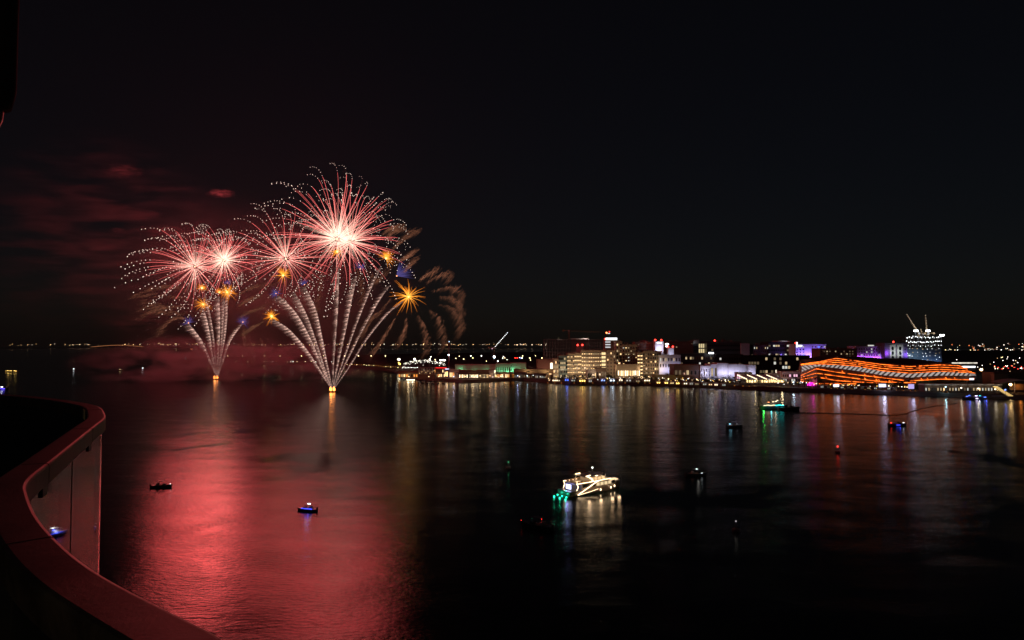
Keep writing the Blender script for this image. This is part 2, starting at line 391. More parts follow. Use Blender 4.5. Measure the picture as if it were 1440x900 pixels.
# ================================================================== FIREWORKS
YL, YR = 905.0, 668.0
def burst(px, py, Y, rpx, n, label, wind=0.30, grav=0.16, seed=0, up=0.0, hot=1.0, white=0.8, inner=0, light=None, power=1.0):
    rnd = random.Random(seed); c = at(px, py, Y); k = Y / F; Rm = rpx * k
    t = thing('firework_burst', label, 'firework', c, group='red and white firework shells')
    core = MB(); core.ball((0, 0, 0), 1.1 * k, col=(3, 1.7, 1.0), nu=8, nv=6); core.obj('burst_core', FIRE, t)
    if inner:        # short white-hot sparks crowding the heart
        m = MB()
        for i in range(inner):
            d = (Vector((rnd.gauss(0, 1), rnd.gauss(0, 1), rnd.gauss(0, 1))).normalized() + Vector((-wind * .4, 0, .45))).normalized(); q = rnd.uniform(.4, 1.0)
            a_ = d * Rm * rnd.uniform(.03, .12); b_ = d * Rm * rnd.uniform(.2, .55) + Vector((-.04 * Rm, 0, -.03 * Rm))
            m.hair(a_, b_, k * .30, (2.4 * q, 1.75 * q, 1.3 * q), (1.3 * q, .62 * q, .45 * q))
        m.obj('spark_fringe', FIRE, t)
    dirs = []
    for i in range(n):
        z = 1 - 2 * (i + 0.5) / n; ph = i * 2.39996 + rnd.uniform(-.35, .35)
        z = max(-1, min(1, z + rnd.uniform(-.09, .09)))
        q = math.sqrt(1 - z * z); dirs.append(Vector((q * math.cos(ph), q * math.sin(ph), z)))
    for d in dirs:
        d = (d + Vector((0, 0, up * rnd.random()))).normalized()
        rr = Rm * rnd.uniform(0.82, 1.06) * (1.0 if d.z > -0.3 else 0.86)
        ww = wind * rnd.uniform(0.8, 1.2)
        def pos(s):
            f = (1 - math.exp(-2.0 * s)) / (1 - math.exp(-2.0))
            return d * rr * f + Vector((-ww * Rm * s * s * s, 0, -grav * Rm * s * s * (1.0 + 0.9 * s * s)))
        end = rnd.uniform(0.46, 0.64); thick = rnd.uniform(.55, 1.2); bri = rnd.uniform(.65, 1.2); m = MB(); pts, rad, cols = [], [], []
        for j in range(13):
            s = 0.03 + (end - 0.03) * j / 12; pts.append(pos(s)); u = j / 12
            w_ = max(0, 1 - u * 1.7)
            cols.append(((1.55 + 1.0 * w_) * hot * bri, (0.27 + white * w_ ** 1.4) * hot * bri, (0.25 + 0.75 * white * w_ ** 1.4) * hot * bri))
            rad.append(k * thick * (0.24 - 0.08 * u))
        nd = rnd.randint(4, 7); thread = (0.10, 0.03, 0.03); beadc = (2.8, 2.2, 1.8)
        for j in range(nd):           # the star blinks white as it dies
            s = end + 0.02 + (1.03 - end) * (j + rnd.uniform(.2, .6)) / nd; rb = k * rnd.uniform(0.28, 0.46); e = rb / rr * 1.6
            for ds, r_, c_ in ((-1.3, .05 * k, thread), (-1.0, rb * .75, beadc), (0, rb, beadc), (1.0, rb * .75, beadc), (1.3, .05 * k, thread)):
                pts.append(pos(s + ds * e * .5)); rad.append(r_); cols.append(c_)
        m.tube(pts, rad, 4, cols=cols); m.obj('spark_trail', FIRE, t)
    if light: shine(t, (0.0, 0, 0.95 * Rm), light, RED_POWER * power, Rm * 0.62)
    return t
REDL = (1.0, 0.105, 0.105)
burst(274, 375, YL, 80, 84, 'red shell with white tips drifting toward the dark end of the bay', 0.26, 0.10, 1, 0.25, white=1.0, inner=60, light=REDL, power=2.4)
burst(315, 366, YL, 62, 84, 'compact shell with the brightest white-hot heart, beside a wider red one', 0.18, 0.10, 2, 0.5, hot=1.3, white=1.5, inner=150, light=(1, .12, .12), power=1.6)
burst(402, 364, YL - 60, 92, 58, 'sparse red shell of long thin rays between the two dense groups', 0.16, 0.06, 3, 0.2, white=.7, inner=30, light=REDL, power=1.3)
burst(474, 336, YR, 116, 98, 'largest red shell with dotted white tips, highest of all', 0.14, 0.08, 4, 0.55, white=1.1, inner=150, light=REDL, power=0.85)
burst(492, 340, YR + 20, 94, 74, 'dense red shell overlapping the largest one, tips curling down', -0.03, 0.12, 5, 0.45, hot=1.15, white=1.0, inner=90, light=(1, .10, .11), power=0.75)

def gold(px, py, Y, rpx, n, label, seed, aim=None, tight=0.0, thick=0.5, lit=0.0):
    rnd = random.Random(seed); c = at(px, py, Y); k = Y / F; Rm = rpx * k
    t = thing('gold_star', label, 'firework', c, group='small golden stars bursting on the comets')
    m = MB()
    for i in range(n):
        d = Vector((rnd.gauss(0, 1), rnd.gauss(0, 1), rnd.gauss(0, 1))).normalized()
        if aim: d = (d + Vector((aim[0], 0, aim[1])) * tight).normalized()
        L_ = Rm * rnd.uniform(0.55, 1.05)
        w_ = rnd.uniform(.6, 1.1)
        mid = d * L_ * 0.55; tip = d * L_ + Vector((-0.05 * Rm, 0, -0.08 * Rm))
        m.tube([d * Rm * 0.03, mid, tip], [k * thick * 0.62, k * thick * .55, k * thick * 0.2], 3, cols=[(2.6 * w_, 1.15 * w_, 0.16 * w_), (1.45 * w_, 0.42 * w_, 0.03 * w_), (0.85 * w_, 0.20 * w_, 0.02 * w_)])
    m.obj('spark_fringe', FIRE, t)
    core = MB(); core.ball((0, 0, 0), 1.5 * k, col=(4, 2.6, 0.9), nu=8, nv=6); core.obj('star_core', FIRE, t)
    if lit: shine(t, (0, 0, 0), (1, .5, .12), lit, 6)
    return t
gold(574.6, 417, YR, 30, 62, 'big golden star with long even spikes on the outermost comet', 21, lit=2200)
gold(543, 363, YR, 17, 60, 'golden spray leaning upward below the dense red shell', 22, (0.4, 0.7), 0.8, lit=2500)
gold(474, 354, YR, 13, 40, 'golden spark half hidden under the largest red shell', 23)
gold(398, 387, YR + 60, 16, 60, 'golden fan opening upward under the sparse red shell', 24, (0, 0.8), 0.7)
gold(382, 445, YR + 20, 15, 56, 'golden brush on the lowest outer comet of the near barge', 25, (-0.2, 0.5), 0.6)
gold(284, 405, YL, 9, 50, 'small golden tuft highest over the far barge', 26, (0, 0.8), 0.6)
gold(286, 428, YL, 14, 55, 'round golden star lowest above the far barge', 27)
gold(308.5, 411, YL, 8, 40, 'tiny golden tuft beside the spiky middle star', 28, (0, 0.5), 0.5)
gold(319.5, 411, YL, 17, 64, 'spiky golden star topping the straightest far comet', 29, (0.3, 0.2), 0.4, lit=3000)

def blue_tip(px, py, Y, rpx, label, aim, seed, n=46, red=False):
    rnd = random.Random(seed); c = at(px, py, Y); k = Y / F; Rm = rpx * k
    t = thing('blue_star', label, 'firework', c, group='faint blue sparks opening on the comet tips')
    m = MB()
    for i in range(n):
        d = (Vector((rnd.gauss(0, 1), rnd.gauss(0, 1), rnd.gauss(0, 1))).normalized() + Vector((aim[0], 0, aim[1])) * 1.1).normalized()
        L_ = Rm * rnd.uniform(.5, 1.1); q = rnd.uniform(.5, 1)
        m.hair(d * Rm * .08, d * L_, k * .42, (0.13 * q, 0.10 * q, 0.34 * q), (0.02, 0.02, 0.09))
    m.obj('spark_fringe', FIRE, t)
    core = MB(); core.ball((0, 0, 0), 1.0 * k, col=(2.2, 0.9, 0.45), nu=6, nv=4); core.obj('star_core', FIRE, t)
blue_tip(265, 454, YL, 14, 'blue spark where the outer far comet bends over', (-.1, .6), 31)
blue_tip(341.5, 453, YL, 15, 'blue and orange spark ending the single far comet that leans to the city', (-.2, .5), 32)
blue_tip(320, 398, YL, 8, 'blue spark above the spiky golden star', (0, .5), 33)
blue_tip(388, 413, YR, 12, 'blue spark beside the golden fan', (-.4, .3), 34)
blue_tip(428, 400, YR, 11, 'blue spark on the inner bent comet of the near barge', (-.2, .7), 35)
blue_tip(507, 377, YR, 13, 'blue spark under the overlapping red shells', (0, .7), 36)
blue_tip(558, 388, YR, 27, 'long violet blue plume swept up past the big golden star', (1.0, .75), 37, 110)

def comet(pts_px, Y, label, seed, nstripe, wide=1.0, dim=1.0):
    rnd = random.Random(seed); k = Y / F
    P = [at(x, y, Y) for x, y in pts_px]; base = P[0]
    P = catmull(P, 20); n = len(P); cum = [0]
    for i in range(1, n): cum.append(cum[-1] + (P[i] - P[i - 1]).length)
    tot = cum[-1]
    t = thing('comet_trail', label, 'firework', base, group='pale striped comet tails rising from the barges')
    m = MB(); N_ = int(720 * wide ** .5)
    for i in range(N_):
        u = (i + rnd.random()) / N_; s = u * tot
        j = next(q for q in range(1, n) if cum[q] >= s - 1e-6); f = (s - cum[j - 1]) / max(1e-6, cum[j] - cum[j - 1])
        p = P[j - 1].lerp(P[j], f) - base
        ph = 2 * math.pi * nstripe * (u ** 0.85) + rnd.gauss(0, .65)
        g = (0.22 + 0.78 * max(0, math.sin(ph)) ** 1.3) * (0.65 + 0.35 * rnd.random()) * dim
        g *= min(1, 0.55 + 3 * u) * (1.0 if u < .85 else max(0.25, (1 - u) / .15))
        L_ = k * (0.6 + 8.0 * wide * u ** 0.9) * rnd.uniform(0.2, 1.25) ** 1.2
        q = Vector((-L_, rnd.uniform(-.3, .3) * L_, -0.22 * L_ + rnd.uniform(-.10, .10) * L_))
        j0 = Vector((rnd.uniform(-.5, .5), rnd.uniform(-.8, .8), rnd.uniform(-.5, .5))) * k
        m.hair(p + j0, p + j0 + q, k * 0.17, (2.3 * g, 1.36 * g, 1.08 * g), (0.34 * g, 0.11 * g, 0.09 * g))
    m.obj('spark_fringe', FIRE, t)
    c = MB(); cc = [(0.5 * dim * (.25 + .75 * max(0, math.sin(2 * math.pi * nstripe * (i / n) ** .85))), 0.34 * dim * (.2 + .8 * max(0, math.sin(2 * math.pi * nstripe * (i / n) ** .85))), 0.29 * dim * (.2 + .8 * max(0, math.sin(2 * math.pi * nstripe * (i / n) ** .85)))) for i in range(n)]
    c.tube([p - base for p in P], [k * (0.22 + 0.2 * math.sin(math.pi * i / n)) for i in range(n)], 4, cols=cc); c.obj('spark_trail', FIRE, t)
    mid = P[n // 2] - base
    shine(t, mid, (1, .40, .32), 150, 12)
bl, br = (305.5, 531), (468, 549)
far = 'over the far barge'; near = 'over the near barge'
comet([bl, (296, 507), (283, 478), (265, 455)], YL, 'striped comet tail bending over to a blue spark ' + far, 41, 17, 1.3)
comet([bl, (300, 505), (296, 476), (291, 450), (286, 433)], YL, 'striped comet tail under the round golden star ' + far, 42, 24, 1.2)
comet([bl, (303, 505), (300, 470), (295, 440), (289, 414)], YL, 'thin comet tail under the small golden tuft ' + far, 43, 28, 0.8, 0.85)
comet([bl, (307, 505), (309, 470), (309, 440), (308, 416)], YL, 'pale upright comet tail at the centre ' + far, 44, 20, 1.2)
comet([bl, (310, 505), (313, 470), (314.5, 440), (314.5, 418)], YL, 'narrow comet tail crowded between two upright ones ' + far, 45, 30, 0.8, 0.8)
comet([bl, (311, 505), (317, 470), (319.5, 440), (319.5, 415)], YL, 'straight comet tail under the spiky golden star ' + far, 46, 30, 1.0)
comet([bl, (314, 508), (324, 480), (341, 455)], YL, 'comet tail leaning alone toward the city ' + far, 47, 24, 0.9)
comet([br, (450, 520), (430, 490), (407, 464), (385, 449)], YR, 'lowest striped comet tail bending outward ' + near, 51, 30, 1.5)
comet([br, (453, 515), (436, 475), (416, 440), (392, 416)], YR, 'wide striped comet tail reaching the blue spark by the golden fan ' + near, 52, 34, 1.7)
comet([br, (456, 515), (444, 478), (430, 440), (414, 411)], YR, 'dim striped comet tail without a star at its tip ' + near, 53, 36, 1.6, .85)
comet([br, (460, 510), (452, 470), (444, 435), (429, 403)], YR, 'steep striped comet tail under a blue spark ' + near, 54, 36, 1.6)
comet([br, (470, 500), (474, 450), (476, 410), (476.5, 375)], YR, 'tallest smooth comet tail rising straight ' + near, 55, 12, 1.2, .9)
comet([br, (476, 510), (487, 460), (495, 420), (502, 388)], YR, 'boldly banded comet tail just beyond the straight one ' + near, 56, 26, 1.3)
comet([br, (482, 510), (502, 455), (520, 410), (536, 376)], YR, 'long comet tail feeding the leaning golden spray ' + near, 57, 40, 0.9)
comet([br, (486, 512), (510, 465), (532, 425), (548, 402)], YR, 'finely banded comet tail below the violet plume ' + near, 58, 36, 1.0)
comet([br, (490, 518), (517, 476), (545, 442), (567, 424)], YR, 'outermost comet tail ending in the big golden star ' + near, 59, 44, 0.75)

def willow(px, py, Y, fronds, label, seed, n=110, dim=1.0, hw=1.0, slant=(-0.75, -1.0)):
    """falling glitter: every frond an arc hung with fine slanting embers"""
    rnd = random.Random(seed); c = at(px, py, Y); k = Y / F
    t = thing('willow_shower', label, 'firework', c, group='brown glitter showers falling away')
    for fr in fronds:
        P = catmull([at(x, y, Y + rnd.uniform(-20, 20)) - c for x, y in fr], 14); m = MB(); M_ = len(P) - 1
        for i in range(n):
            u = rnd.random() ** 0.8; x = u * M_; j = min(M_ - 1, int(x)); p = P[j].lerp(P[j + 1], x - j)
            L_ = k * rnd.uniform(3, 15) * hw * (0.35 + u); g = rnd.uniform(.25, 1) * dim * (0.5 + .5 * math.sin(math.pi * min(1, u + .15)))
            o = Vector((rnd.uniform(-1, 1), rnd.uniform(-1, 1), rnd.uniform(-1, 1))) * k * (1.0 + 2.5 * u) + Vector((slant[0], 0, slant[1])) * k * rnd.uniform(0, 9) * u
            d = Vector((slant[0] * rnd.uniform(.7, 1.3), rnd.uniform(-.3, .3), slant[1] * rnd.uniform(.7, 1.3))) * L_
            m.hair(p + o, p + o + d, k * 0.11, (0.70 * g, 0.26 * g, 0.14 * g), (0.10 * g, 0.045 * g, 0.025 * g))
        m.obj('spark_fringe', FIRE, t)
willow(602, 400, YR, [[(592, 393), (604, 382), (620, 374)], [(600, 397), (618, 386), (632, 381), (638, 386)], [(608, 409), (628, 403), (642, 402), (652, 408), (655, 418)],
                      [(620, 417), (638, 417), (650, 428), (656, 440)], [(618, 428), (638, 432), (650, 446), (654, 462)], [(604, 436), (618, 444), (627, 462), (630, 480)],
                      [(588, 444), (598, 456), (604, 474), (604, 492)], [(572, 448), (572, 462), (566, 478)], [(556, 446), (546, 466), (528, 492)]],
       'brown glitter palm arching around the big golden star', 61, 130)
willow(560, 340, YR, [[(545, 336), (560, 322), (590, 322)], [(552, 352), (572, 334), (594, 322)], [(560, 368), (578, 358), (591, 348)], [(540, 330), (555, 318), (572, 316)], [(568, 384), (580, 372), (592, 360)]],
       'brown glitter brushed upward behind the dense red shell', 62, 150, .8, 1.3, (-0.9, -0.55))
willow(240, 440, YL, [[(262, 452), (246, 436), (222, 431), (204, 432)], [(264, 440), (240, 440), (220, 436), (206, 444)], [(256, 430), (232, 430), (208, 420)], [(274, 420), (246, 416), (212, 412), (196, 414)],
                      [(262, 448), (250, 446), (238, 456), (232, 470)], [(270, 408), (240, 402), (216, 404)]],
       'brown glitter shower trailing off the far barge group into the dark', 63, 120, .75, 1.1, (-1.1, -0.45))
willow(352, 440, YR + 60, [[(338, 446), (356, 436), (378, 428)], [(330, 418), (360, 402), (390, 396)], [(338, 430), (352, 420), (372, 414)], [(372, 452), (360, 458), (350, 466)]],
       'brown glitter streaks between the two comet fans', 64, 110, .6, 1.1, (-1.0, -0.5))
willow(355, 480, YL, [[(342, 458), (343, 472), (344, 486)], [(350, 470), (354, 490), (356, 508)], [(366, 474), (371, 488), (372, 500)]],
       'brown embers dropping on the shore behind the far barge', 65, 130, .55, .7, (0.2, -0.9))
willow(520, 410, YR, [[(500, 372), (512, 396), (515, 420)], [(520, 380), (534, 392), (552, 372)], [(530, 440), (520, 455), (512, 470)], [(550, 420), (538, 436), (520, 446)], [(455, 380), (452, 410), (448, 440)]],
       'dim brown glitter veil hanging among the near comet tails', 66, 130, .5, 1.3, (-0.8, -0.8))

# launch barges
WOODM = surf('barge_steel', (0.06, 0.05, 0.05), 0.7); FLAME = glow('mortar_flame', (1.0, 0.28, 0.05), 6.0)
def barge(px, py, label, wpx):
    p = level(px, py); k = p.y / F; L_ = wpx * k; t = thing('launch_barge', label, 'barge', p)
    b = MB(); b.prism([(-L_ / 2 - 2, 0), (-L_ / 2, -3.5), (L_ / 2, -3.5), (L_ / 2 + 2, 0), (L_ / 2, 3.5), (-L_ / 2, 3.5)], -0.4, 1.0); b.obj('hull', WOODM, t)
    for x in (-L_ * .28, L_ * .02, L_ * .30):
        b = MB(); b.box(x - L_ * .09, x + L_ * .09, -2, 2, 1.002, 2.3); rk = b.obj('mortar_rack', WOODM, t)
        b = MB()
        for q in range(4): b.tube([(x - L_ * .07 + q * L_ * .046, 0, 2.2), (x - L_ * .07 + q * L_ * .046, 0, 3.2)], .25, 6)
        b.obj('mortar_rib', WOODM, rk)
    for x in (-L_ * .2, L_ * .22):
        b = MB(); b.tube([(x, -2.4, 1.2), (x + .3, -2.5, 2.4), (x - .1, -2.5, 3.8), (x, -2.4, 5.2)], [1.0, 1.3, .9, .1], 7); b.obj('flame', FLAME, t, smooth=True)
    shine(t, (0, -5, 3.5), (1, .33, .08), 700, 1.5)
barge(304.5, 533.5, 'low dark firework barge farther out with two orange mortar flames', 9)
barge(468, 551, 'low dark firework barge nearer by with two orange mortar flames', 11)

# ---- smoke
def smoke(name, label, c, half, density, scale, col, seed, thr=(0.45, 0.75)):
    m, nt, out = nodes_of('smoke_' + str(seed)); N = nt.nodes.new; L = nt.links.new
    v = N('ShaderNodeVolumePrincipled'); v.inputs['Color'].default_value = (*col, 1); v.inputs['Anisotropy'].default_value = 0.0
    tc = N('ShaderNodeTexCoord'); mp = N('ShaderNodeMapping'); mp.inputs['Scale'].default_value = scale; mp.inputs['Location'].default_value = (seed * 3.7, seed, 0)
    mp.inputs['Rotation'].default_value = (0, R(14), 0)
    no = N('ShaderNodeTexNoise'); no.inputs['Scale'].default_value = 1; no.inputs['Detail'].default_value = 3; no.inputs['Distortion'].default_value = 0.4
    L(tc.outputs['Object'], mp.inputs[0]); L(mp.outputs[0], no.inputs['Vector'])
    ln = N('ShaderNodeVectorMath'); ln.operation = 'LENGTH'; L(tc.outputs['Object'], ln.inputs[0])
    fo = N('ShaderNodeMapRange'); fo.interpolation_type = 'SMOOTHSTEP'; fo.inputs[1].default_value = 1.0; fo.inputs[2].default_value = 0.15; fo.inputs[3].default_value = 0; fo.inputs[4].default_value = 1
    L(ln.outputs[1], fo.inputs[0])
    pf = N('ShaderNodeMapRange'); pf.inputs[1].default_value = thr[0]; pf.inputs[2].default_value = thr[1]; pf.inputs[3].default_value = 0; pf.inputs[4].default_value = density; L(no.outputs[0], pf.inputs[0])
    mu = N('ShaderNodeMath'); mu.operation = 'MULTIPLY'; L(fo.outputs[0], mu.inputs[0]); L(pf.outputs[0], mu.inputs[1]); L(mu.outputs[0], v.inputs['Density'])
    L(v.outputs[0], out.inputs['Volume'])
    b = MB(); b.ball((0, 0, 0), 1.0, nu=20, nv=12); o = b.obj(name, m, None, c, smooth=True); o.scale = half
    tag(o, label, 'smoke', kind='stuff')
smoke('smoke', 'drifting red lit firework smoke high beside the shells', at(120, 330, YL + 40), (210, 90, 165), 0.0058, (2.6, 1.8, 12.0), (.9, .70, .78), 1, (0.50, 0.80))
smoke('smoke', 'low purple smoke spreading over the water between the barges', at(320, 522, 860) + Vector((0, 0, 10)), (215, 95, 42), 0.055, (5.2, 2.2, 2.4), (.84, .62, .80), 2, (0.46, 0.70))
smoke('smoke', 'thin smoke veil wrapping the comet tails', at(360, 415, 800), (220, 120, 120), 0.0070, (2.2, 1.5, 2.4), (.9, .72, .75), 3, (0.35, 0.8))

for i, (px, py, Y, w_, d_, lab) in enumerate(((310, 272, YL - 40, 21, .05, 'small bright red smoke puff just above the shell hearts'), (172, 240, YL, 34, .030, 'torn red smoke rag high up, upwind of the shells'), (166, 324, YL, 15, .035, 'small red smoke puff level with the drifting shell'), (200, 452, YL - 60, 60, .010, 'violet smoke bank behind the glitter shower'), (415, 425, YR + 80, 60, .012, 'violet smoke pocket between the comet fans'))):
    smoke('smoke', lab, at(px, py, Y), (w_, w_ * .6, w_ * .34), d_ * .7, (2.6, 1.6, 5.0), (.9, .66, .74), 11 + i, (0.44, 0.74))
# ================================================================== CITY
CITY_LIGHT = 0.12
WARM, COOL, NEUT = (1.0, 0.66, 0.32), (0.78, 0.88, 1.0), (1.0, 0.86, 0.66)
G_WARM = glow('warm_window', (1.0, 0.66, 0.30), 1.9); G_SOFT = glow('soft_window', (1.0, 0.74, 0.40), 0.6); G_PALE = glow('pale_window', (0.95, 0.95, 0.85), 0.75)
G_DIM = glow('dim_window', (1.0, 0.72, 0.42), 0.12); G_HOT = glow('hot_lamp', (1.0, 0.80, 0.52), 3.2); G_WHITE = glow('white_lamp', (0.93, 0.97, 1.0), 6.0)
G_YEL = glow('yellow_lamp', (1.0, 0.62, 0.14), 6.0); G_RED = glow('red_beacon', (1.0, 0.03, 0.02), 9.0); G_BLUE = glow('blue_lamp', (0.08, 0.18, 1.0), 3.0)
G_TEAL = glow('teal_lamp', (0.03, 0.75, 0.72), 3.0); G_MAG = glow('magenta_lamp', (0.95, 0.02, 0.62), 2.0); G_LAV = glow('lavender_screen', (0.72, 0.70, 1.0), 1.5)
G_GREEN = glow('green_lamp', (0.10, 0.95, 0.35), 2.5); G_AMBER = glow('amber_strip', (1.0, 0.36, 0.06), 1.2); G_PINK = glow('pink_lamp', (1.0, 0.55, 0.72), 1.2)
BEIGE = surf('beige_render', (0.36, 0.29, 0.215), 0.85, 0, .12, .2); SAND = surf('sand_render', (0.30, 0.23, 0.16), 0.85, 0, .15, .2); PALE = surf('pale_render', (0.52, 0.50, 0.50), 0.8, 0, .1, .2)
WHITE = surf('white_cladding', (0.72, 0.71, 0.72), 0.6, 0, .06, .3); BROWN = surf('brown_cladding', (0.15, 0.10, 0.08), 0.8, 0, .2, .2); DARKW = surf('dark_cladding', (0.045, 0.042, 0.045), 0.5, 0, .25, .2)
TEALG = surf('teal_curtain_wall', (0.14, 0.20, 0.20), 0.3, 0, .2, .2); GREYC = surf('raw_concrete', (0.25, 0.235, 0.225), 0.9, 0, .25, .3); REDTILE = surf('terracotta_roof', (0.22, 0.085, 0.06), 0.8, 0, .25, 1.0)
DGLASS = surf('dark_glazing', (0.015, 0.017, 0.022), 0.15, 0, .2, .4); STEEL = surf('crane_steel', (0.30, 0.20, 0.10), 0.5, .3); POLE = surf('lamp_pole_paint', (0.08, 0.08, 0.085), 0.5, .3)
CANVAS = surf('white_canvas', (0.66, 0.64, 0.70), 0.8, 0, .08, .4); WOOD = surf('timber_deck', (0.12, 0.085, 0.06), 0.8, 0, .3, .8)

WIN = {}
def window_mesh(w, h, style, g):
    key = (round(w, 1), round(h, 1), style, g.name if g else '')
    if key in WIN: return WIN[key]
    b = MB(); fr = min(0.18, w * .08)
    mats = [PALE if style != 'office' else DARKW, DGLASS] + ([g] if g else [])
    b.box(-w / 2 - fr, w / 2 + fr, -0.10, 0.0, -fr, 0.0, 0); b.box(-w / 2 - fr, w / 2 + fr, -0.10, 0.0, h, h + fr, 0)
    b.box(-w / 2 - fr, -w / 2, -0.10, 0.0, 0, h, 0); b.box(w / 2, w / 2 + fr, -0.10, 0.0, 0, h, 0)
    if not g: b.face([(-w / 2, -.03, 0), (w / 2, -.03, 0), (w / 2, -.03, h), (-w / 2, -.03, h)], 1)
    elif style == 'balcony':      # dark loggia with a lit lower half and a slab in front
        hh = h * .52
        b.face([(-w / 2, -.03, 0), (w / 2, -.03, 0), (w / 2, -.03, hh), (-w / 2, -.03, hh)], 2)
        b.face([(-w / 2, -.03, hh), (w / 2, -.03, hh), (w / 2, -.03, h), (-w / 2, -.03, h)], 1)
    else:
        b.face([(-w / 2, -.03, 0), (w / 2, -.03, 0), (w / 2, -.03, h), (-w / 2, -.03, h)], 2)
        b.box(-.06, .06, -.06, -.035, 0, h, 0)
    me = b.mesh('window', mats); WIN[key] = me; return me

def beacon(parent, x, y, z, power=260):
    b = MB(); b.tube([(x, y, z), (x, y, z + 1.6)], .12, 5, 0); b.ball((x, y, z + 2.2), 1.15, 1, nu=8, nv=6); b.obj('beacon', [POLE, G_RED], parent)
    if power: shine(parent, (x, y - 2.5, z + 3.0), (1, .06, .04), power, .8)

def building(label, x0, x1, ytop, Y, depth, mat, rows=0, cols=0, lit=0.5, gl=(None,), style='hotel', win=(.5, .55), zb=LZ, cat='building', name='city_building', group=None, seed=0,
             base=0.0, parapet=True, plant=0, red=(), slabs=False, wash=None, skip=None, roofm=None, glr=None):
    rnd = random.Random(seed or int(x0 * 13 + ytop * 7))
    A, B = at(x0, ytop, Y), at(x1, ytop, Y); w, h = B.x - A.x, A.z - zb
    t = thing(name, label, cat, ((A.x + B.x) / 2, Y, zb), 0, group)
    b = MB(); b.box(-w / 2, w / 2, 0, depth, -0.5, h); b.obj('wall', mat, t)
    if parapet:
        b = MB(); e = .35
        b.box(-w / 2 - e, w / 2 + e, -e, depth + e, h + .002, h + .5); b.box(-w / 2 + .3, w / 2 - .3, .3, depth - .3, h + .502, h + .9)
        b.obj('roof', roofm or mat, t)
    for q in range(plant):
        px_ = rnd.uniform(-w * .35, w * .35); b = MB(); s = rnd.uniform(1.2, 2.4); b.box(px_ - s, px_ + s, depth * .3, depth * .3 + 3, h + .9, h + .9 + rnd.uniform(1.2, 2.6)); b.obj('roof_plant', GREYC, t)
    if rows and cols:
        cw, ch = w / cols, (h - base - 1.0) / rows
        for r_ in range(rows):
            if slabs:
                b = MB(); b.box(-w / 2 + .2, w / 2 - .2, -1.1, -.001, base + r_ * ch - .12, base + r_ * ch + .10); b.obj('balcony', mat, t)
            for c_ in range(cols):
                if skip and skip(r_, c_): continue
                on = rnd.random() < (lit(r_, c_) if callable(lit) else lit)
                g = rnd.choice(gl) if on else None
                put('window', window_mesh(cw * win[0], ch * win[1], style, g), t, (-w / 2 + (c_ + .5) * cw, -0.002, base + r_ * ch + ch * .18))
    if wash:
        for q in range(max(1, round(w / 13))): shine(t, (-w / 2 + w * (q + .5) / max(1, round(w / 13)), -15, h * .35), wash[0], wash[1] * 1.35, 1)  # added spots that brighten the front wall, no fixtures built
    for (rx, ry) in red:
        p = at(rx, ry, Y); beacon(t, p.x - t.location.x, depth * .2, h if ry > ytop - 8 else p.z - zb)
    return t, w, h

# ---- hotels (the pale group on the quay)
WG = (G_WARM, G_WARM, G_SOFT)
def frame_tower(label, x0, x1, ytop, Y, depth, floors, bays, seed=1, name='concrete_frame'):
    A, B = at(x0, ytop, Y), at(x1, ytop, Y); w, h = B.x - A.x, A.z - LZ; t = thing(name, label, 'building', ((A.x + B.x) / 2, Y, LZ)); rnd = random.Random(seed)
    for f in range(floors + 1):
        b = MB(); z = h * f / floors; b.box(-w / 2, w / 2, 0, depth, z - .45, z); b.obj('floor_slab', GREYC, t)
    b = MB()
    for i in range(bays + 1):
        x = -w / 2 + .4 + (w - .8) * i / bays
        for y in (.5, depth - .5):
            for f in range(floors): b.box(x - .28, x + .28, y - .28, y + .28, h * f / floors + .001, h * (f + 1) / floors - .451)
    b.obj('column_frame', GREYC, t)
    b = MB(); b.box(-w * .12, w * .12, depth * .35, depth * .65, .01, h + 2.5); b.obj('lift_core', GREYC, t)
    return t, w, h
ft, fw, fh = frame_tower('long dim concrete frame under construction behind the pale hotel', 765, 868, 477.5, 1120, 22, 10, 26)
for i in range(26):
    x = -fw / 2 + fw * (i + .5) / 26; f = i % 9
    if i % 4 == 1: shine(ft, (x, 6, fh * (f + .6) / 10), (1, .72, .6), 7000, .5)
for q in (-.38, -.13, .12, .38): shine(ft, (fw * q, -24, 12), (1, .66, .52), 2600, 1)  # added lights, in the bays and in front, to bring out the frame
for q in (-.3, .1, .4):
    b = MB(); b.tube([(fw * q, 1, fh + .01), (fw * q, 1, fh + 2.4)], .1, 5, 0); b.box(fw * q - .7, fw * q + .7, .6, 1.2, fh + 2.4, fh + 2.9, 1); b.obj('work_lamp', [POLE, G_SOFT], ft)
    shine(ft, (fw * q, -3, fh + 4), (1, .8, .7), 9000, .6)

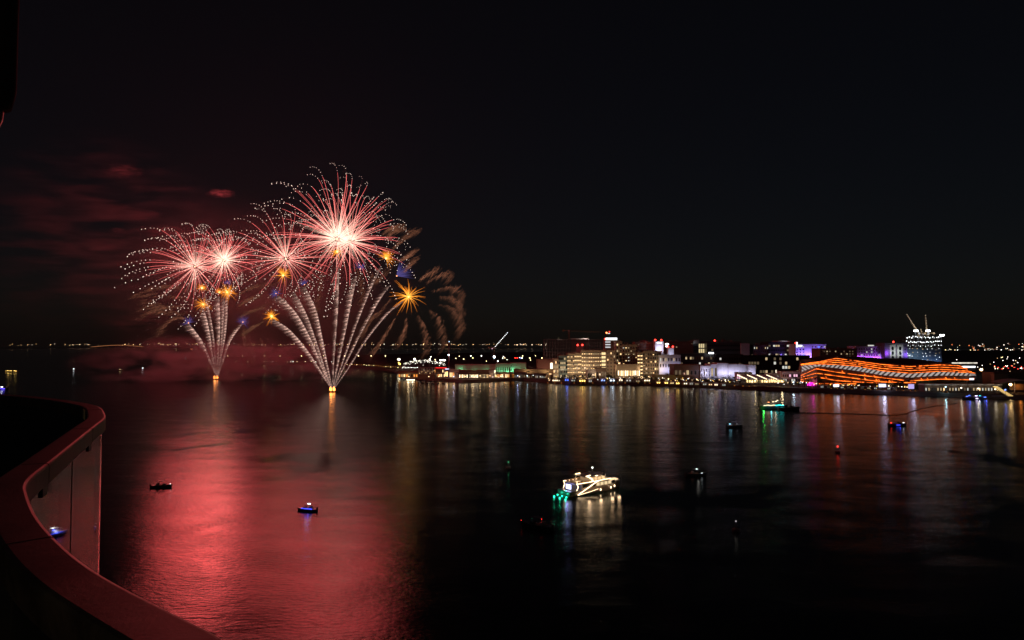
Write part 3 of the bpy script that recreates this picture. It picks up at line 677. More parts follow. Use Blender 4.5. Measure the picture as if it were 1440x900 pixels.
def lattice(mb, a, b_, s0, s1, n, m=0, r=.14):
    """a four-chord lattice boom from a to b_"""
    a, b_ = Vector(a), Vector(b_); d = (b_ - a).normalized(); u = d.cross(Vector((0, 1, 0))); u = u.normalized() if u.length > .1 else Vector((1, 0, 0)); v = d.cross(u)
    def cor(t, k):
        s = s0 + (s1 - s0) * t; return a.lerp(b_, t) + (u * (s if k in (0, 1) else -s) + v * (s if k in (0, 3) else -s))
    for k in range(4): mb.tube([cor(0, k), cor(1, k)], r, 4, m)
    for i in range(n):
        for k in range(4): mb.tube([cor(i / n, k), cor((i + 1) / n, (k + 1) % 4)], r * .6, 3, m)
def crane(label, px, ybase, ytop, Y, tip, lamps, lampmat, seed=0, hook=True, counter=None, red=True, lampr=.55):
    P = at(px, ybase, Y); T = at(px, ytop, Y); J = at(*tip, Y)
    t = thing('tower_crane', label, 'crane', P)
    b = MB(); lattice(b, (0, 0, 0), T - P, .9, .9, 10); b.obj('mast_frame', STEEL, t)
    b = MB(); lattice(b, T - P, J - P, .8, .45, 12); b.obj('jib_frame', STEEL, t)
    b = MB(); c = (T - P); s = -1 if J.x > T.x else 1
    lattice(b, c, c + Vector((s * 9, 0, 1.0)), .6, .6, 4); b.box(c.x + s * 9 - 1.4, c.x + s * 9 + 1.4, -1, 1, c.z - 1.2, c.z + 1.6); b.obj('counter_jib_frame', STEEL, t)
    b = MB(); b.box(c.x - 1.1, c.x + 1.1, -2.2, -1.0, c.z - 1.3, c.z + 1.1); b.obj('cab', PALE, t)
    if hook:
        b = MB(); j = J - P; b.tube([j, (j.x, j.y, j.z - 7)], .12, 4); b.box(j.x - .4, j.x + .4, -.3, .3, j.z - 8, j.z - 7); b.obj('hook', POLE, t)
    for i in range(lamps):
        p = (T - P).lerp(J - P, (i + 1) / lamps); b = MB(); b.ball((p.x, p.y - 1.0, p.z), lampr, nu=6, nv=4); b.obj('jib_lamp', lampmat, t)
    if red: b = MB(); p = J - P; b.ball((p.x, p.y - .6, p.z + 1.2), .7, nu=6, nv=4); b.obj('beacon', G_RED, t)
    return t
crane('tower crane with a long flat jib above the unfinished concrete frame', 800, 477, 465, 1120, (857, 467.5), 0, G_SOFT, hook=False)
G_ORB = glow('orange_flood', (1, .25, .08), 5)
lo = thing('crane_tip_lamp', 'orange and white floodlights hung from the flat crane jib', 'floodlight', at(853, 468, 1118))
b = MB(); b.ball((0, 0, 0), 1.5); b.obj('orange_lamp', G_ORB, lo); b = MB(); b.box(2.2, 5.5, -.6, .6, -1.6, -.6); b.obj('white_lamp', glow('jib_white', (.9, .95, .95), 1.2), lo)
b = MB(); b.box(-2, 6, .7, 1.1, -.4, .2); b.obj('lamp_bracket', STEEL, lo)

H0 = 880
building('lowest sand coloured hotel wing stepped beside a teal block', 778, 785.5, 505, H0 - 8, 16, BEIGE, 4, 3, .6, WG, plant=0, wash=((1, .70, .42), 1700), seed=3)
building('teal glazed hotel block between two beige wings', 785, 798, 500, H0 - 6, 18, TEALG, 5, 5, .45, (G_DIM, G_SOFT), 'office', (.7, .5), wash=((1, .70, .42), 1700), seed=4, plant=1, roofm=REDTILE)
building('beige hotel wing with three window columns beside the teal block', 797.5, 808, 497, H0, 18, BEIGE, 6, 4, lambda r, c: .9 if r in (0, 1, 2, 4, 5) else .3, WG, 'balcony', (.42, .5), wash=((1, .70, .42), 1700), seed=5, roofm=REDTILE)
building('narrow stair wing of the hotel with a small roof tower', 807.5, 818, 496.5, H0 + 3, 18, BEIGE, 6, 4, lambda r, c: .85 if r > 0 else .4, WG, 'balcony', (.5, .6), wash=((1, .70, .42), 1700), seed=6)
building('small hotel lift tower carrying a pair of red lamps', 811.5, 820, 487.5, H0 + 14, 8, PALE, red=((812.6, 487), (819, 487)), seed=7)
building('main hotel wing with a full grid of glowing balconies', 817.5, 846, 493, H0, 20, BEIGE, 7, 9, lambda r, c: .93, (G_WARM, G_WARM, G_WARM, G_SOFT), 'balcony', (.42, .56), wash=((1, .70, .42), 3000), seed=8, plant=2)
building('brightest hotel bay with wide lit floors at the main wing corner', 845.5, 852, 493.5, H0 - 2, 18, BEIGE, 7, 1, 1.0, (glow('bright_floor', (1, .74, .36), 1.25),), 'hotel', (.86, .62), wash=((1, .70, .42), 3000), seed=9)
tw, _, th = building('hotel tower under a white light bar with red lamps', 851, 873.5, 479, H0 + 16, 18, SAND, 0, 0, red=((851.5, 479), (865.8, 479)), wash=((1, .70, .42), 1700), seed=10, plant=0)
b = MB(); b.box(-9.6, 5.0, -.6, .6, th + .95, th + 3.6); b.obj('light_bar', glow('white_light_bar', (.93, .97, 1), 3.0, True), tw)
for q in range(3):
    b = MB(); b.box(-10.3, -3.6, -.5, -.1, th - 2.5 - q * 3.4, th - 1.1 - q * 3.4); b.obj('light_stripe', glow('tower_stripe', (.85, .85, .9), .8), tw)
building('plain beige hotel block with three columns of small dark windows', 852.5, 866, 493, H0 - 4, 16, BEIGE, 8, 3, .06, WG, 'hotel', (.34, .5), wash=((1, .70, .42), 1700), seed=11)
building('tall slim hotel block with two columns of dark windows', 865.8, 875.2, 481, H0 + 2, 18, BEIGE, 11, 2, .1, WG, 'hotel', (.4, .5), wash=((1, .70, .42), 1700), seed=12)
building('broad hotel block with dark loggias above a lit terrace', 875, 896.5, 485, H0, 20, BEIGE, 9, 6, lambda r, c: .35 if r < 7 else .5, (G_WARM, G_SOFT, G_PALE), 'balcony', (.46, .5), base=4, wash=((1, .70, .42), 1700), seed=13, slabs=True, plant=1)
building('hotel corner tower with bright lamps stacked up its edge', 896, 904, 496, H0 - 5, 16, SAND, 7, 2, .9, (G_WARM,), 'balcony', (.7, .6), wash=((1, .70, .42), 1700), seed=14)
building('brownish hotel block with scattered lit loggias near the white building', 903.8, 920.5, 494, H0 - 3, 18, SAND, 7, 5, .42, (G_WARM, G_SOFT, G_DIM), 'balcony', (.46, .5), wash=((1, .70, .42), 1700), seed=15, slabs=True)
building('hotel end block with a few lit rooms', 920, 930, 494.5, H0 + 4, 18, SAND, 7, 3, .35, (G_WARM, G_SOFT), 'hotel', (.55, .5), wash=((1, .70, .42), 1700), seed=16, roofm=REDTILE)
building('wide red lit hotel slab rising behind the loggia blocks', 893, 922, 481.5, H0 + 40, 20, SAND, 3, 9, .15, (G_PALE, G_DIM), 'hotel', (.4, .4), base=34, seed=17, plant=3)
wb, ww, wh = building('pale lilac lift house with two red lamps over the hotel', 921, 933, 480.5, H0 + 30, 14, WHITE, red=((922, 480), (930.5, 480)), seed=18)
b = MB(); b.box(-3.2, 3.2, -1.0, -.1, wh - 2.0, wh - .8); b.obj('light_bar', glow('lilac_bar', (.9, .9, 1), 3.0), wb); shine(wb, (0, -6, wh - 10), (.75, .72, 1), 2600, 1)
wb2, ww2, wh2 = building('white blue lit building with arched dark windows', 927, 957, 500, H0 - 2, 22, WHITE, 2, 8, .3, (G_SOFT, G_PALE), 'hotel', (.4, .55), base=12, seed=19)
for q in (-10, 0, 10): shine(wb2, (q, -7, 10), (.62, .62, 1), 1400, 1)
wb3, _, wh3 = building('small white tower with two red lamps on the blue lit building', 939.5, 947.5, 490, H0 + 6, 7, WHITE, red=((940, 490), (946.6, 490)), seed=20); shine(wb3, (0, -6, wh3 - 6), (.7, .7, 1), 900, 1)
building('plain brown tower behind the pale lilac lift house', 932, 975, 481, H0 + 110, 26, BROWN, 3, 10, .12, (G_DIM, G_SOFT), 'hotel', (.4, .4), base=38, seed=21, plant=2)
disc = thing('roof_lamp_cluster', 'round white lamp cluster beside the brown tower roof', 'floodlight', at(938, 485.5, H0 + 28))
b = MB(); b.ball((0, 0, 1.6), 2.6, sz=.35, nu=10); b.obj('upper_lamp', G_WHITE, disc); b = MB(); b.ball((-.6, 0, -1.4), 1.8, sz=.8, nu=10); b.obj('lower_lamp', glow('cluster_pink', (1, .8, .8), 2.5), disc)
b = MB(); b.tube([(0, .6, -10), (0, .6, 2)], .3, 6); b.obj('mast', POLE, disc)
# hotel podium terraces
po, pw, ph = building('low lit restaurant terrace along the foot of the hotel', 866, 900, 513, H0 - 16, 12, BEIGE, 1, 14, .9, (G_HOT, G_WARM, G_WARM), 'hotel', (.5, .42), wash=((1, .70, .42), 1700), seed=22)
po, pw, ph = building('pale hotel podium with dim pink lit steps', 826, 846, 520.5, H0 - 18, 14, PALE, 1, 6, .6, (G_SOFT, G_WARM), 'hotel', (.6, .5), wash=((1, .70, .42), 1700), seed=23)
building('brown roofed podium hall in front of the plain beige block', 838, 853, 518.5, H0 - 20, 12, BROWN, 1, 4, .3, (G_DIM,), wash=((1, .70, .42), 1700), seed=24)
building('olive lit garden wall with arbour under the hotel end block', 918, 960, 527, H0 - 60, 5, SAND, 0, 0, cat='wall', name='garden_wall', seed=25, parapet=False, wash=((1, .68, .18), 260))

# ---- offices
O0 = 1010
OW = (G_PALE, G_SOFT, G_DIM, G_DIM)
building('dark brown office block with pink lamps facing the lilac tower', 949, 962, 481.5, O0, 26, BROWN, 3, 4, .12, OW, 'office', (.6, .4), base=25, seed=31)
of, ofw, ofh = building('dark glazed office block under a slanted roof', 961.5, 982.5, 483.5, O0, 30, DARKW, 5, 8, .16, OW, 'office', (.8, .42), base=14, seed=32, parapet=False)
b = MB(); b.face([(-ofw / 2 - .4, -.5, ofh + .5), (ofw / 2 + .4, -.5, ofh + 6.5), (ofw / 2 + .4, 30, ofh + 6.5), (-ofw / 2 - .4, 30, ofh + .5)]); b.face([(-ofw / 2 - .4, -.5, ofh + .1), (-ofw / 2 - .4, -.5, ofh + .5), (-ofw / 2 - .4, 30, ofh + .5), (-ofw / 2 - .4, 30, ofh + .1)])
b.face([(-ofw / 2 - .4, -.5, ofh + .02), (ofw / 2 + .4, -.5, ofh + .02), (ofw / 2 + .4, -.5, ofh + 6.5), (-ofw / 2 - .4, -.5, ofh + .5)]); b.obj('roof', GREYC, of); shine(of, (0, -8, ofh + 2), (.8, .9, 1), 500, 1)
op, opw, oph = frame_tower('open lit floors of a parking deck glowing yellow between offices', 982, 994, 482, O0 + 4, 26, 6, 4, 2, 'parking_deck')
for f in range(6):
    b = MB(); z = oph * f / 6; g_ = 0.7 if f >= 3 else .08
    b.box(-opw / 2 + .3, opw / 2 - .3, 9, 9.3, z + .1, z + oph / 6 - 1.6); b.obj('lit_floor', glow('deck_glow_%d' % (f >= 3), (1, .80, .42), g_), op)
oa, oaw, oah = building('wide black office block with a lit row of rooms and a red roof lamp', 994, 1042, 481, O0, 34, DARKW, 5, 16, lambda r, c: .75 if (r == 1 and 5 < c < 14) else .05, OW, 'office', (.82, .4), base=12, seed=33, plant=4, red=((1007, 480),))
b = MB(); b.box(-oaw / 2 + 6, oaw / 2 - .4, -.5, -.38, oah - .3, oah + .2); b.obj('roof_edge', GREYC, oa)
building('blank grey end wall of the black office block', 1042, 1054, 483.5, O0 - 3, 24, PALE, seed=34)
building('low dark annex with one pale roof lamp between offices', 1053.5, 1061, 487, O0 + 6, 20, DARKW, 3, 3, .35, OW, 'office', (.7, .35), base=16, seed=35)
building('brown apartment block with arched white windows', 1059.5, 1081, 485.5, O0 + 2, 24, BROWN, 5, 7, lambda r, c: .8 if r == 4 else .12, (G_PALE, G_SOFT), 'hotel', (.42, .5), base=14, seed=36, plant=1)
ob, obw, obh = building('dark stepped office block crowned by a thin pale slab', 1080.5, 1119, 481.5, O0, 32, DARKW, 5, 12, lambda r, c: .5 if r in (0, 4) else .08, OW, 'office', (.8, .4), base=12, seed=37)
b = MB(); b.box(-obw * .12, obw * .32, 2, 26, obh + .95, obh + 2.4); b.obj('roof_slab', PALE, ob); shine(ob, (4, -3, obh + 5), (.95, .95, 1), 500, 1)
O1 = 930
building('low dark office row with pale strip windows behind the lilac mall', 957, 1008, 498, O1, 20, DARKW, 3, 16, .22, (G_PALE, G_SOFT, G_DIM), 'office', (.7, .45), base=6, seed=38)
building('low black hall next to the strip windowed office row', 1008, 1045, 499, O1 + 3, 20, DARKW, 3, 11, .08, (G_PALE, G_DIM), 'office', (.7, .4), base=6, seed=39)
building('dark glass fronted row with dim lit rooms behind the tent roofs', 1044, 1139, 500.5, O1 - 4, 24, DGLASS, 4, 24, .20, (G_SOFT, G_DIM, G_DIM, G_PALE), 'office', (.72, .62), base=3, seed=40, plant=3)
flood = thing('floodlight', 'white floodlight glaring above the strip windowed offices', 'floodlight', at(1000, 496.5, O1 - 6))
b = MB(); b.box(-3.2, 3.2, -.6, 0, -.9, .9); b.obj('lamp_head', G_WHITE, flood); b = MB(); b.tube([(0, .5, -20), (0, .5, 0)], .25, 6); b.obj('pole', POLE, flood); shine(flood, (0, -4, 0), COOL, 1500, .6)

for bb_, pw_ in ((oa, 420), (of, 420), (ob, 420)):      # added fill floods that lift the dark office fronts
    for q in (-16, 0, 16): shine(bb_, (q, -22, 14), (.78, .80, .95), pw_, 1)
# ---- purple lit blocks behind the arena
PUR = (0.36, 0.16, 1.0)
pb, pbw, pbh = building('violet lit hotel block with a square window grid', 1119, 1162, 484.5, 985, 26, WHITE, 4, 10, .2, (G_PALE, G_BLUE), 'hotel', (.42, .45), base=26, seed=41, red=((1121, 484),), skip=lambda r, c: 2 < c < 5)
for q in (-20, -10, 0, 9, 18): shine(pb, (q, -8, pbh - 16), (.28, .16, 1), 5200, 1.5)
shine(pb, (-7, -7, pbh - 24), (1, .25, .1), 3000, 1.5)
b = MB(); b.box(-pbw / 2 + 1, -pbw / 2 + 2.2, -.8, -.1, pbh - 4, pbh + 3.5); b.box(-pbw / 2 + 2.3, -pbw / 2 + 9, -.8, -.1, pbh - 2.5, pbh - 1.2); b.obj('light_sign', glow('roof_sign', (.8, .86, 1), 3), pb)
building('sand coloured apartment block with rows of small dim windows', 1153, 1205, 491, 905, 26, SAND, 4, 13, .5, (G_DIM, G_SOFT, G_DIM), 'hotel', (.4, .45), base=22, seed=42, plant=2)
pc, pcw, pch = building('magenta and violet uplit hotel slab behind the arena roof', 1203, 1252, 487.5, 960, 24, WHITE, 3, 14, .12, (G_PALE,), 'hotel', (.4, .5), base=26, seed=43, plant=2)
for i, q in enumerate((-20, -14, -8, -2, 4, 10, 17, 22)): shine(pc, (q, -3.2, pch - 17), ((.62, .10, .95), (.34, .12, 1))[i % 2], 1500, .8)
b = MB(); b.box(-7, 1, -.9, -.1, pch + .95, pch + 2.4); b.obj('light_sign', G_PALE, pc)
pd, pdw, pdh = building('grey hotel with two tall pale arch panels and a red lamp', 1244, 1276, 483, 950, 24, surf('violet_grey_render', (.22, .18, .28), .8), 3, 5, .3, (G_SOFT, G_DIM), 'hotel', (.3, .4), base=30, seed=44, red=((1259, 483),), skip=lambda r, c: c < 4)
for q in (-9.2, 1.2):
    b = MB(); b.box(q, q + 8.2, -.5, -.002, pdh - 24, pdh - 1.5); pn = b.obj('arch_panel', WHITE, pd)
    for zz in (-20, -13.5, -7):
        b = MB(); b.prism([(math.cos(a) * 1.7, math.sin(a) * 2.6) for a in [i * math.pi / 8 for i in range(16)]], 0, .06); o = b.obj('arch_opening', DGLASS, pn); o.rotation_euler = (math.pi / 2, 0, 0); o.location = (q + 4.1, -.505, pdh + zz)
    shine(pd, (q + 4, -8, pdh - 13), (.85, .95, .9), 1200, 1)
shine(pd, (14, -4, pdh - 16), (.3, .15, 1), 2200, 1); shine(pd, (-13.5, -4, pdh - 14), (.4, .1, 1), 2200, 1)

# ---- lit unfinished tower with cranes
LT = 990
lt, ltw, lth = frame_tower('unfinished tower blazing with white work lamps under two cranes', 1274, 1324, 474.5, LT, 34, 10, 9, 5, 'unfinished_tower')
b = MB(); b.box(-ltw / 2 + .5, ltw / 2 - .5, -.55, -.35, .2, lth * .70); b.obj('curtain_wall', surf('bluish_curtain_wall', (.12, .16, .20), .25, 0, .4, .15), lt)
rnd = random.Random(77)
for f in range(3, 11):
    n_ = 17 if f == 10 else (20 if f == 9 else (14 if f == 8 else 8))
    for i in range(n_):
        x = -ltw / 2 + ltw * (i + rnd.uniform(.2, .8)) / n_; z = lth * f / 10 - (.75 if f < 10 else -.9); s = (.55 if f >= 9 else .33) * rnd.uniform(.5, 1.3); z += rnd.uniform(-1.6, .8)
        b = MB(); b.ball((x, -.5 - (0 if f >= 8 else .3), z), s, nu=6, nv=4); b.obj('work_lamp', G_WHITE if f >= 8 or rnd.random() < .6 else G_WARM, lt)
for x in (-20, -7, 7, 20):
    shine(lt, (x, -5, lth + 4), COOL, 2600, 1.0); shine(lt, (x, 2, lth * .72), COOL, 700, .5)
shine(lt, (2, -9, lth * .3), (.45, .62, 1), 2600, .6); shine(lt, (17, -9, lth * .25), (.3, .5, 1), 2600, .6); shine(lt, (-15, -12, lth * .5), (.6, .8, 1), 2600, .6)
for x, z in ((-11.5, 9.5), (6.0, 9.5), (26.0, 3.2)):
    b = MB(); b.box(x - 3.0, x + 3.0, -1.2, -.4, lth + z - 1.0, lth + z + 1.0, 1); b.tube([(x, 0, lth + .01), (x, 0, lth + z)], .3, 5, 0); b.obj('flood_bank', [POLE, glow('flood_bank', (.92, .97, 1), 14)], lt)
    shine(lt, (x, -4, lth + z + 1), COOL, 3500, 1.5)
crane('luffing crane with a dotted jib raised steeply toward the hotels', 1292, 474.5, 469, LT + 8, (1275, 442.5), 13, glow('jib_dots', (1, .78, .55), 1.2), hook=True, red=False, lampr=.42)
crane('luffing crane with an almost upright jib beside its dotted twin', 1304, 474.5, 469, LT + 10, (1301, 443.5), 7, glow('jib_dots', (1, .78, .55), 1.2), hook=False, red=False, lampr=.40)
crane('short idle crane stub between the two dotted jibs', 1297, 474.5, 470, LT + 14, (1294.5, 463), 2, glow('jib_dots', (1, .78, .55), 1.2), hook=False, red=False, lampr=.4)

# ---- lilac mall and brown wing
M0 = 842
ml, mlw, mlh = building('brown low mall wing with dark arbour openings', 948, 986, 513.5, M0, 26, BROWN, 1, 7, .3, (G_DIM, G_SOFT), 'hotel', (.6, .4), base=3, seed=51, roofm=REDTILE)
shine(ml, (0, -14, 6), (1, .55, .38), 900, 1)
LIL = (.70, .66, 1.0)
for (x0, x1, yt, Y, cat_, lab, rc) in ((985, 999, 515, M0 - 3, 0, 'lilac lit mall pavilion with three tall dark openings', (1, 4)), (998.5, 1009, 513, M0, 0, 'recessed grey mall bay between two lilac pavilions', (1, 2)),
                                (1008.5, 1025, 511.5, M0 - 1, 0, 'highest lilac mall block with vertical ribs', (0, 0)), (1024.5, 1044, 513, M0 - 3, 0, 'broad plain lilac mall block lit from below', (0, 0)),
                                (1043.5, 1052, 514, M0, 0, 'mauve shaded mall block beside the outermost lilac cube', (0, 0)), (1051.5, 1062.5, 514, M0 - 4, 0, 'outermost lilac mall cube facing the tents', (0, 0))):
    o, w_, h_ = building(lab, x0, x1, yt, Y, 24, WHITE, rc[0], rc[1], .3, (G_DIM, G_SOFT), 'office', (.45, .62), base=1, cat='building', seed=int(x0))
    n_ = max(1, int(w_ // 6))
    pw_ = 1500 if 'mauve' not in lab and 'grey' not in lab else 280
    for i in range(n_): shine(o, (-w_ / 2 + w_ * (i + .5) / n_, -6.5, 7.5), LIL, pw_, .8)
    for i in range(int(w_ // 3.2)):
        b = MB(); x = -w_ / 2 + 1.2 + 3.2 * i; b.box(x, x + .25, -.35, -.002, .2, h_ - .2); b.obj('wall_rib', WHITE, o)
building('lit shop arcade with white columns under the lilac mall', 1036, 1058, 524.5, M0 - 22, 8, WHITE, 1, 8, .8, (G_PINK, G_SOFT, G_PALE), 'hotel', (.6, .75), seed=58)
building('pink and white lit pavilion with a striped ground floor', 1100, 1128, 523.5, 770, 16, WHITE, 2, 9, .55, (G_PINK, G_PALE), 'hotel', (.7, .55), seed=59, cat='pavilion')
for q in (-9, 0, 9): shine(None, at(1114 + q, 529, 760), (1, .62, .85), 700, .8)
building('pale pillar gate with a lit doorway beside the pink pavilion', 1080, 1101, 526, 778, 10, PALE, 1, 7, .6, (G_PALE, G_WARM), 'hotel', (.5, .7), seed=60)
col = thing('light_column', 'tall warm glowing column among the tent roofs', 'lamp', level(1091.5, 536, LZ)); b = MB(); b.box(-.5, .5, -.5, .5, 0, 13); b.obj('glow_shaft', glow('column_glow', (1, .86, .62), 1.2), col); b = MB(); b.box(-.9, .9, -.9, .9, -.3, -.002); b.obj('plinth', STONE, col)
# tent roofs with diagonal light strips
for i, (x0, x1) in enumerate(((1052, 1066), (1066, 1080), (1080, 1094), (1094, 1106))):
    A = level(x0, 538.5, LZ); w_ = (x1 - x0) / F * A.y * 1.04
    t = thing('tent_pavilion', ('lilac tent roof at the mall end of the tent row', 'lilac tent roof second from the mall', 'lilac tent roof third from the mall', 'lilac tent roof touching the pink pavilion')[i], 'tent', A + Vector((0, 4, 0)), 0, 'lilac tents on the promenade')
    b = MB(); n_ = 6
    for a in range(n_):
        x = w_ * a / n_; x2 = w_ * (a + 1) / n_; z = 3.6 + 1.0 * math.sin(math.pi * a / n_); z2 = 3.6 + 1.0 * math.sin(math.pi * (a + 1) / n_)
        b.face([(x, 0, z), (x2, 0, z2), (x2 - 5, 16, z2 + 4.0), (x - 5, 16, z + 4.0)])
    b.obj('canopy', CANVAS, t)
    for px_, py_ in ((.1, .2), (w_ - .1, .2), (-4.8, 15.6), (w_ - 5.1, 15.6)):
        b = MB(); b.tube([(px_, py_, -.3), (px_, py_, 3.4 + py_ * .25)], .14, 6); b.obj('post', POLE, t)
    b = MB(); b.tube([(0, -.3, 3.9), (-5.1, 15.8, 7.9)], .38, 5); b.obj('light_strip', glow('tent_strip', (1, .82, .5), 3.2), t)
    for k in range(4):
        b = MB(); x = w_ * (k + .5) / 4; b.box(x - .9, x + .9, 2.5, 2.7, .2, 2.9); b.obj('lit_panel', glow('tent_front', (1, .68, .28), 2.0), t)
    shine(t, (w_ / 2, -4, 7.5), (.72, .68, 1), 700, .8); shine(t, (w_ / 2, 1, 2.2), (1, .72, .35), 500, .5)
dome = thing('glow_tent', 'magenta glowing dome tent by the arena corner', 'tent', level(1145, 543, LZ) + Vector((0, 8, 0))); b = MB(); b.ball((0, 0, .5), 3.4, nu=12, nv=8); b.obj('tent_skin', G_MAG, dome, smooth=True); shine(dome, (0, -6, 2), (.95, .03, .6), 3500, 1)
b = MB(); b.box(-1, 1, -3.6, -3.2, .1, 2); b.obj('door_flap', PALE, dome)

# ---- arena: stacked bronze bands folding round the seating bowl
st = [('A', 1127.5, 752), ('B', 1149, 692), ('B2', 1176, 686), ('E', 1207, 678), ('G', 1240, 668), ('C', 1279, 655), ('K', 1322, 648), ('D', 1361, 645), ('Z', 1369, 690)]
lev = [  # (y of the line at every station, set-back in metres)
    ([537, 544, 544, 544.5, 545, 546, 546, 545.5, 541], 3.5),
    ([536, 540, 540, 540, 540, 540.5, 539, 537, 535], 1.6),
    ([534, 530.6, 535.5, 537.5, 539, 540, 538.6, 536.4, 534.2], 1.0),
    ([531.5, 525.2, 529, 533, 537.3, 538.6, 537, 535.6, 533.4], 0.5),
    ([528.5, 519, 523.7, 527.6, 531.5, 536, 533.5, 534.4, 532.5], 0.0),
    ([522.8, 515, 517.5, 521.8, 527.5, 531, 528, 528.5, 528], 0.6),
    ([513.6, 512.0, 512.8, 515.4, 521.5, 525, 522.3, 524.2, 525.0], 3.0),
    ([513.1, 511.2, 509.8, 513.0, 518.4, 521.4, 519.6, 522.0, 523.0], 5.0),
    ([512.7, 510.4, 507.0, 510.7, 515.4, 518.4, 516.6, 518.0, 519.5], 8.0),
    ([512.3, 509.6, 504.2, 508.3, 512.8, 515.8, 513.4, 514.5, 516], 11.0),
    ([512.0, 508.6, 501.4, 506.0, 510.0, 513.4, 510.4, 511.0, 512.5], 14.5)]
lev3 = []
for ys, off in lev:
    DX = {0: 1361, 1: 1361, 2: 1361, 3: 1361, 4: 1362, 5: 1366, 6: 1363, 7: 1358, 8: 1353, 9: 1346, 10: 1338}[len(lev3)]
    lev3.append([at(DX if s_[0] == 'D' else (DX + 7 if s_[0] == 'Z' else (s_[1] if s_[0] != 'K' else min(1322, DX - 20))), y, s_[2] + off * (1 if s_[0] not in 'AZ' else .7)) for s_, y in zip(st, ys)])
aorg = Vector((lev3[0][4].x, lev3[0][4].y, LZ))
arena = thing('arena', 'angular arena wrapped in folded bands of orange light', 'arena', aorg)
def dense(L_, n=10): # subdivide straight runs
    out = []
    for i in range(len(L_) - 1):
        for k in range(n): out.append(L_[i].lerp(L_[i + 1], k / n))
    out.append(L_[-1]); return out
def bronze():
    m, nt, out = nodes_of('bronze_louvre'); N = nt.nodes.new; L = nt.links.new
    b = N('ShaderNodeBsdfPrincipled'); tc = N('ShaderNodeTexCoord'); no = N('ShaderNodeTexNoise'); no.inputs['Scale'].default_value = .35; no.inputs['Detail'].default_value = 4
    L(tc.outputs['Object'], no.inputs['Vector']); cr = N('ShaderNodeValToRGB'); cr.color_ramp.elements[0].position = .3; cr.color_ramp.elements[1].position = .7
    cr.color_ramp.elements[0].color = (.30, .18, .11, 1); cr.color_ramp.elements[1].color = (.62, .40, .25, 1); L(no.outputs[0], cr.inputs[0]); L(cr.outputs[0], b.inputs['Base Color'])
    b.inputs['Roughness'].default_value = .55; b.inputs['Metallic'].default_value = .1; L(b.outputs[0], out.inputs[0]); return m
BRONZE = bronze()
def zebra():
    m, nt, out = nodes_of('striped_led_membrane'); N = nt.nodes.new; L = nt.links.new
    tc = N('ShaderNodeTexCoord'); mp = N('ShaderNodeMapping'); mp.inputs['Rotation'].default_value = (0, R(-52), 0); L(tc.outputs['Object'], mp.inputs[0])
    w_ = N('ShaderNodeTexWave'); w_.inputs['Scale'].default_value = .12; w_.inputs['Distortion'].default_value = .5; w_.bands_direction = 'X'; L(mp.outputs[0], w_.inputs['Vector'])
    cr = N('ShaderNodeValToRGB'); cr.color_ramp.elements[0].position = .25; cr.color_ramp.elements[1].position = .45; cr.color_ramp.elements[0].color = (.015, .012, .012, 1); cr.color_ramp.elements[1].color = (.56, .49, .46, 1)
    L(w_.outputs['Fac'], cr.inputs[0]); e = N('ShaderNodeEmission'); L(cr.outputs[0], e.inputs[0]); e.inputs[1].default_value = .75
    d = N('ShaderNodeBsdfDiffuse'); d.inputs[0].default_value = (.3, .3, .3, 1); ad = N('ShaderNodeAddShader'); L(e.outputs[0], ad.inputs[0]); L(d.outputs[0], ad.inputs[1]); L(ad.outputs[0], out.inputs[0])
    m.cycles.emission_sampling = 'FRONT_BACK'; return m
ZEB = zebra(); STRIP = glow('orange_led_strip', (1.0, .16, .016), 3.4, True, .65, .30)
NB = len(lev3)
for k in range(NB - 1):
    lo_, hi_ = dense(lev3[k]), dense(lev3[k + 1]); b = MB()
    for i in range(len(lo_) - 1): b.face([lo_[i] - aorg, lo_[i + 1] - aorg, hi_[i + 1] - aorg, hi_[i] - aorg])
    b.obj('membrane_band' if k == 5 else 'louvre_band', ZEB if k == 5 else BRONZE, arena)
    if k in (5, 0): continue
    # projecting ledge with the LED strip lying on it, washing the band above
    n_ = len(lo_); ext = {1: .38, 2: .50, 3: .66}.get(k, 1.0); n_ = int(n_ * ext)
    out_ = []
    for i in range(n_):
        t_ = (lo_[min(i + 1, len(lo_) - 1)] - lo_[max(i - 1, 0)]); t_.z = 0; t_.normalize(); out_.append(Vector((t_.y, -t_.x, 0)))
    lw = 1.2
    b = MB()
    for i in range(n_ - 1):
        p, q = lo_[i] - aorg, lo_[i + 1] - aorg; po_, qo = p + out_[i] * lw, q + out_[i + 1] * lw; dz = Vector((0, 0, -.35))
        b.face([p, q, qo, po_]); b.face([po_, qo, qo + dz, po_ + dz]); b.face([po_ + dz, qo + dz, q + dz, p + dz])
    b.obj('ledge', BRONZE, arena)
    b = MB(); rr = random.Random(k)
    for i in range(n_ - 1):
        if rr.random() < .05: continue
        p, q = lo_[i] - aorg + out_[i] * .9, lo_[i + 1] - aorg + out_[i + 1] * .9; up = Vector((0, 0, .42))
        b.face([p + Vector((0, 0, .05)), q + Vector((0, 0, .05)), q + up, p + up])
        if rr.random() < .08 and k in (2, 3, 4):      # lit struts climbing the band
            hp = (hi_[i] - aorg + out_[i] * .4) ; b.face([p + up, p + up + Vector((.5, 0, 0)), p.lerp(hp, .6) + Vector((-.9, -.5, 0)), p.lerp(hp, .6) + Vector((-1.3, -.5, 0))])
    b.obj('led_strip', STRIP, arena)
